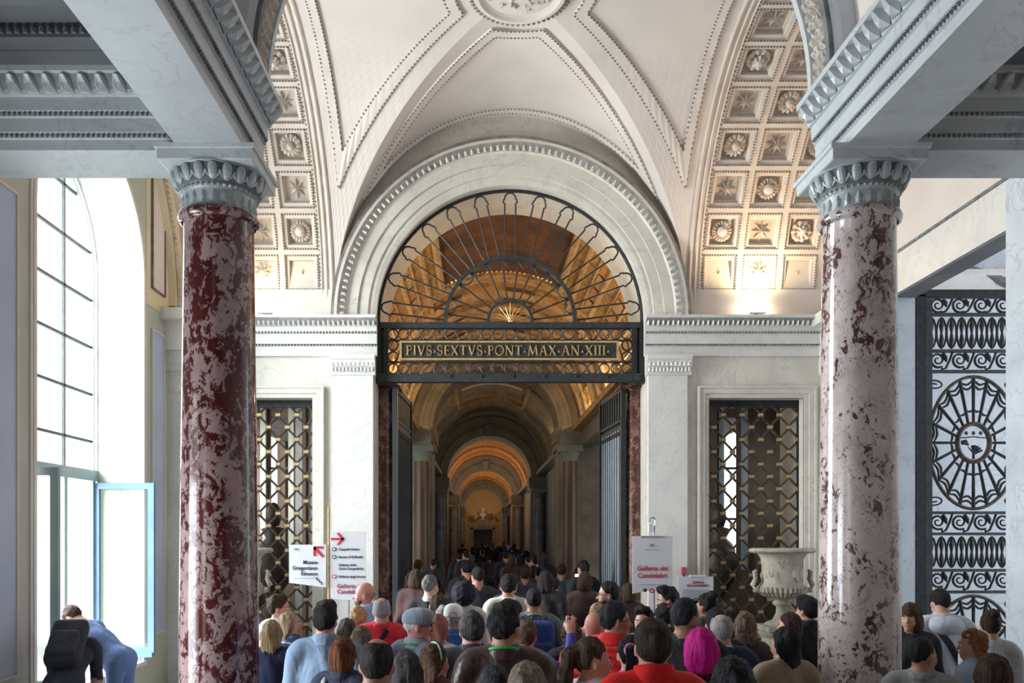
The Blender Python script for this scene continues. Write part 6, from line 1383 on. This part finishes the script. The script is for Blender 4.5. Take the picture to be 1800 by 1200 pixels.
# right group, by the scrolled gate
pp(1600, 1058, 6.55, 'woman with brown fringe and bob looking back beside the pale column', (.014, .016, .024), 'bobfringe', (.045, .022, .014), .004, sex='f', hc2=(.13, .075, .05), yaw=150, hy=-12, face=True)
pp(1656, 1032, 7.1, 'man in a light grey hooded sweatshirt looking down, back turned', (.48, .52, .60), 'short', 'dark', .0, yaw=-8, hp=-22, acc=(('hood', (.50, .54, .62)), ('strap', (.03, .03, .035), -.10, .12, .03)), bulk=.024)
o_ = pp(1622, 1116, 5.05, 'man with cropped black hair in a grey jacket low beside the pale column', (.20, .20, .205), 'crew', 'black', .0, hc2=(.035, .03, .03), yaw=-35, hy=-35, skin=SK_T, face=True, acc=(('collar', (.22, .22, .225), .078, .03),), keep=1)
pp(1708, 1103, 4.9, 'woman with curly ginger hair facing left before the scrolled gate', (.24, .30, .40), 'curlylong', 'ginger', .002, .20, sex='f', hc2=(.36, .15, .055), yaw=40, hy=25, face=True)
pp(1740, 1072, 6.3, 'woman with dark hair in a bun and grey top before the scrolled gate', (.42, .44, .48), 'bun', (.02, .012, .010), sex='f', yaw=-15, hc2=(.10, .05, .035))
pp(1742, 1147, 3.6, 'woman with smooth dark brown hair at the lower right corner', (.035, .04, .06), 'long', (.022, .012, .008), .006, .22, sex='f', hc2=(.10, .055, .04), yaw=0)
# at the window
o_ = pp(212, 1115, 8.2, 'person in a denim blue shirt bending forward by the open window', (.12, .19, .38), 'short', 'brown', yaw=80, lean=52, arm='hang', hgt=1.72, bulk=.018, skin=SK_L, pants=4)
o_ = pp(112, 1100, 7.3, 'person in dark clothes stooping at the window with a big backpack', (.02, .025, .04), 'short', 'dark', yaw=12, lean=50, hp=-40, arm='hang', hgt=1.60, bulk=.018)
PACK[o_] = ('large black backpack on the stooping person by the open window', (.012, .014, .022), (.016, .018, .028), .16, .27, 1.24, 50)
for s_ in SPEC:
    if 'keep' in s_[6]: s_[6].pop('keep'); continue
    d0 = s_[2]; s_[2] = d0*1.17 if d0 <= 5 else (5.85+(d0-5)/1.6*.75 if d0 < 6.6 else d0)
def relax(n=400):
    X = [CX+(s[0]-VX)*s[2]/FPX for s in SPEC]
    for _ in range(n):
        moved = False
        for i in range(len(SPEC)):
            xi = CX+(SPEC[i][0]-VX)*SPEC[i][2]/FPX
            for cx_ in (-2.245, 2.215):
                dx, dy = (xi-cx_)/.66, (SPEC[i][2]-5.83)/.60
                if dx*dx+dy*dy < 1: SPEC[i][2] += .02 if dy > 0 else -.02; moved = True
            for j in range(i):
                xj = CX+(SPEC[j][0]-VX)*SPEC[j][2]/FPX; dx, dy = (xi-xj)/.60, (SPEC[i][2]-SPEC[j][2])/.46
                if dx*dx+dy*dy < 1:
                    g = .01 if dy > 0 else -.01; SPEC[i][2] += g; SPEC[j][2] -= g; moved = True
        if not moved: break
relax()
for i_, (px_, yt_, d_, lb_, sh_, a_, k_) in enumerate(SPEC):
    o_ = person(px_, yt_, d_, lb_, sh_, *a_, **k_)
    if i_ in PACK: backpack(o_, *PACK[i_])
# distant visitors filling the gallery: a few figures copied
protos = []
for k, (sx_, hr, hcx, col) in enumerate((('m', 'short', 'black', (.014, .014, .016)), ('f', 'long', 'dark', (.02, .016, .018)), ('m', 'crew', 'dark', (.03, .03, .04)), ('f', 'bob', 'brown', (.05, .02, .02)), ('m', 'short', 'brown', (.04, .045, .06)), ('f', 'ponytail', 'black', (.015, .02, .035)))):
    V, F, mi = body_mesh(sx_, .02, 0, 0, None, 0, 1.9); bme = np_mesh('body', V, F, [cloth(col), skinmat(SK_M), PANTS[k % 4], SHOE], mi)
    Vh, Fh = hair_mesh(hr, .002, .16, k, 1.8); hme = np_mesh('hair', Vh*HS+HP, Fh, [hairmat(HC[hcx])]); protos.append((bme, hme))
taken = [(x_, y_) for _, x_, y_ in PEOPLE]; rr = random.Random(11); nfar = 0; tries = 0
while nfar < 62 and tries < 6000:
    tries += 1
    y_ = 9.3+rr.random()**1.7*40; lim = 1.35 if y_ < 14 else (1.7 if y_ < 21 else 1.35); x_ = rr.uniform(-lim, lim)
    if any((x_-a)**2+(y_-b_)**2 < .50**2 for a, b_ in taken): continue
    px_ = VX+(x_-CX)*FPX/y_
    taken.append((x_, y_)); bme, hme = protos[nfar % 6]; root = bpy.data.objects.new('person', None); COL.objects.link(root); hh = rr.uniform(1.56, 1.80)
    root.location = (x_, y_, 0); root.rotation_euler = (0, 0, rr.uniform(-.5, .5)); s_ = hh/1.72; root.scale = (s_, s_, s_)
    tag(root, ('visitor with short black hair', 'woman with long dark hair', 'cropped visitor in dark grey', 'visitor with a brown bob', 'brown haired visitor in slate blue', 'visitor with a black ponytail')[nfar % 6]+(' in the dark crowd at the gate' if y_ < 13 else ' in the crowd of the first gallery bay' if y_ < 22 else ' in the distant crowd down the gallery'), 'person', 'visitors inside the gallery'); link('body', bme, root); link('hair', hme, root); nfar += 1
ph = thing('phone', 'small lit phone screen held up inside the dark gallery', 'phone', tuple(P(1014, 1011, 10.2)))
p = P(1014, 1011, 10.2); MB().box(p.x-.028, p.x+.028, 10.2, 10.21, p.z-.02, p.z+.02).build('casing', 'frame_black', ph); MB().box(p.x-.024, p.x+.024, 10.196, 10.2, p.z-.017, p.z+.017).build('screen', 'screen_glow', ph)
for o in list(bpy.data.objects):
    if '_o' in o: del o['_o']
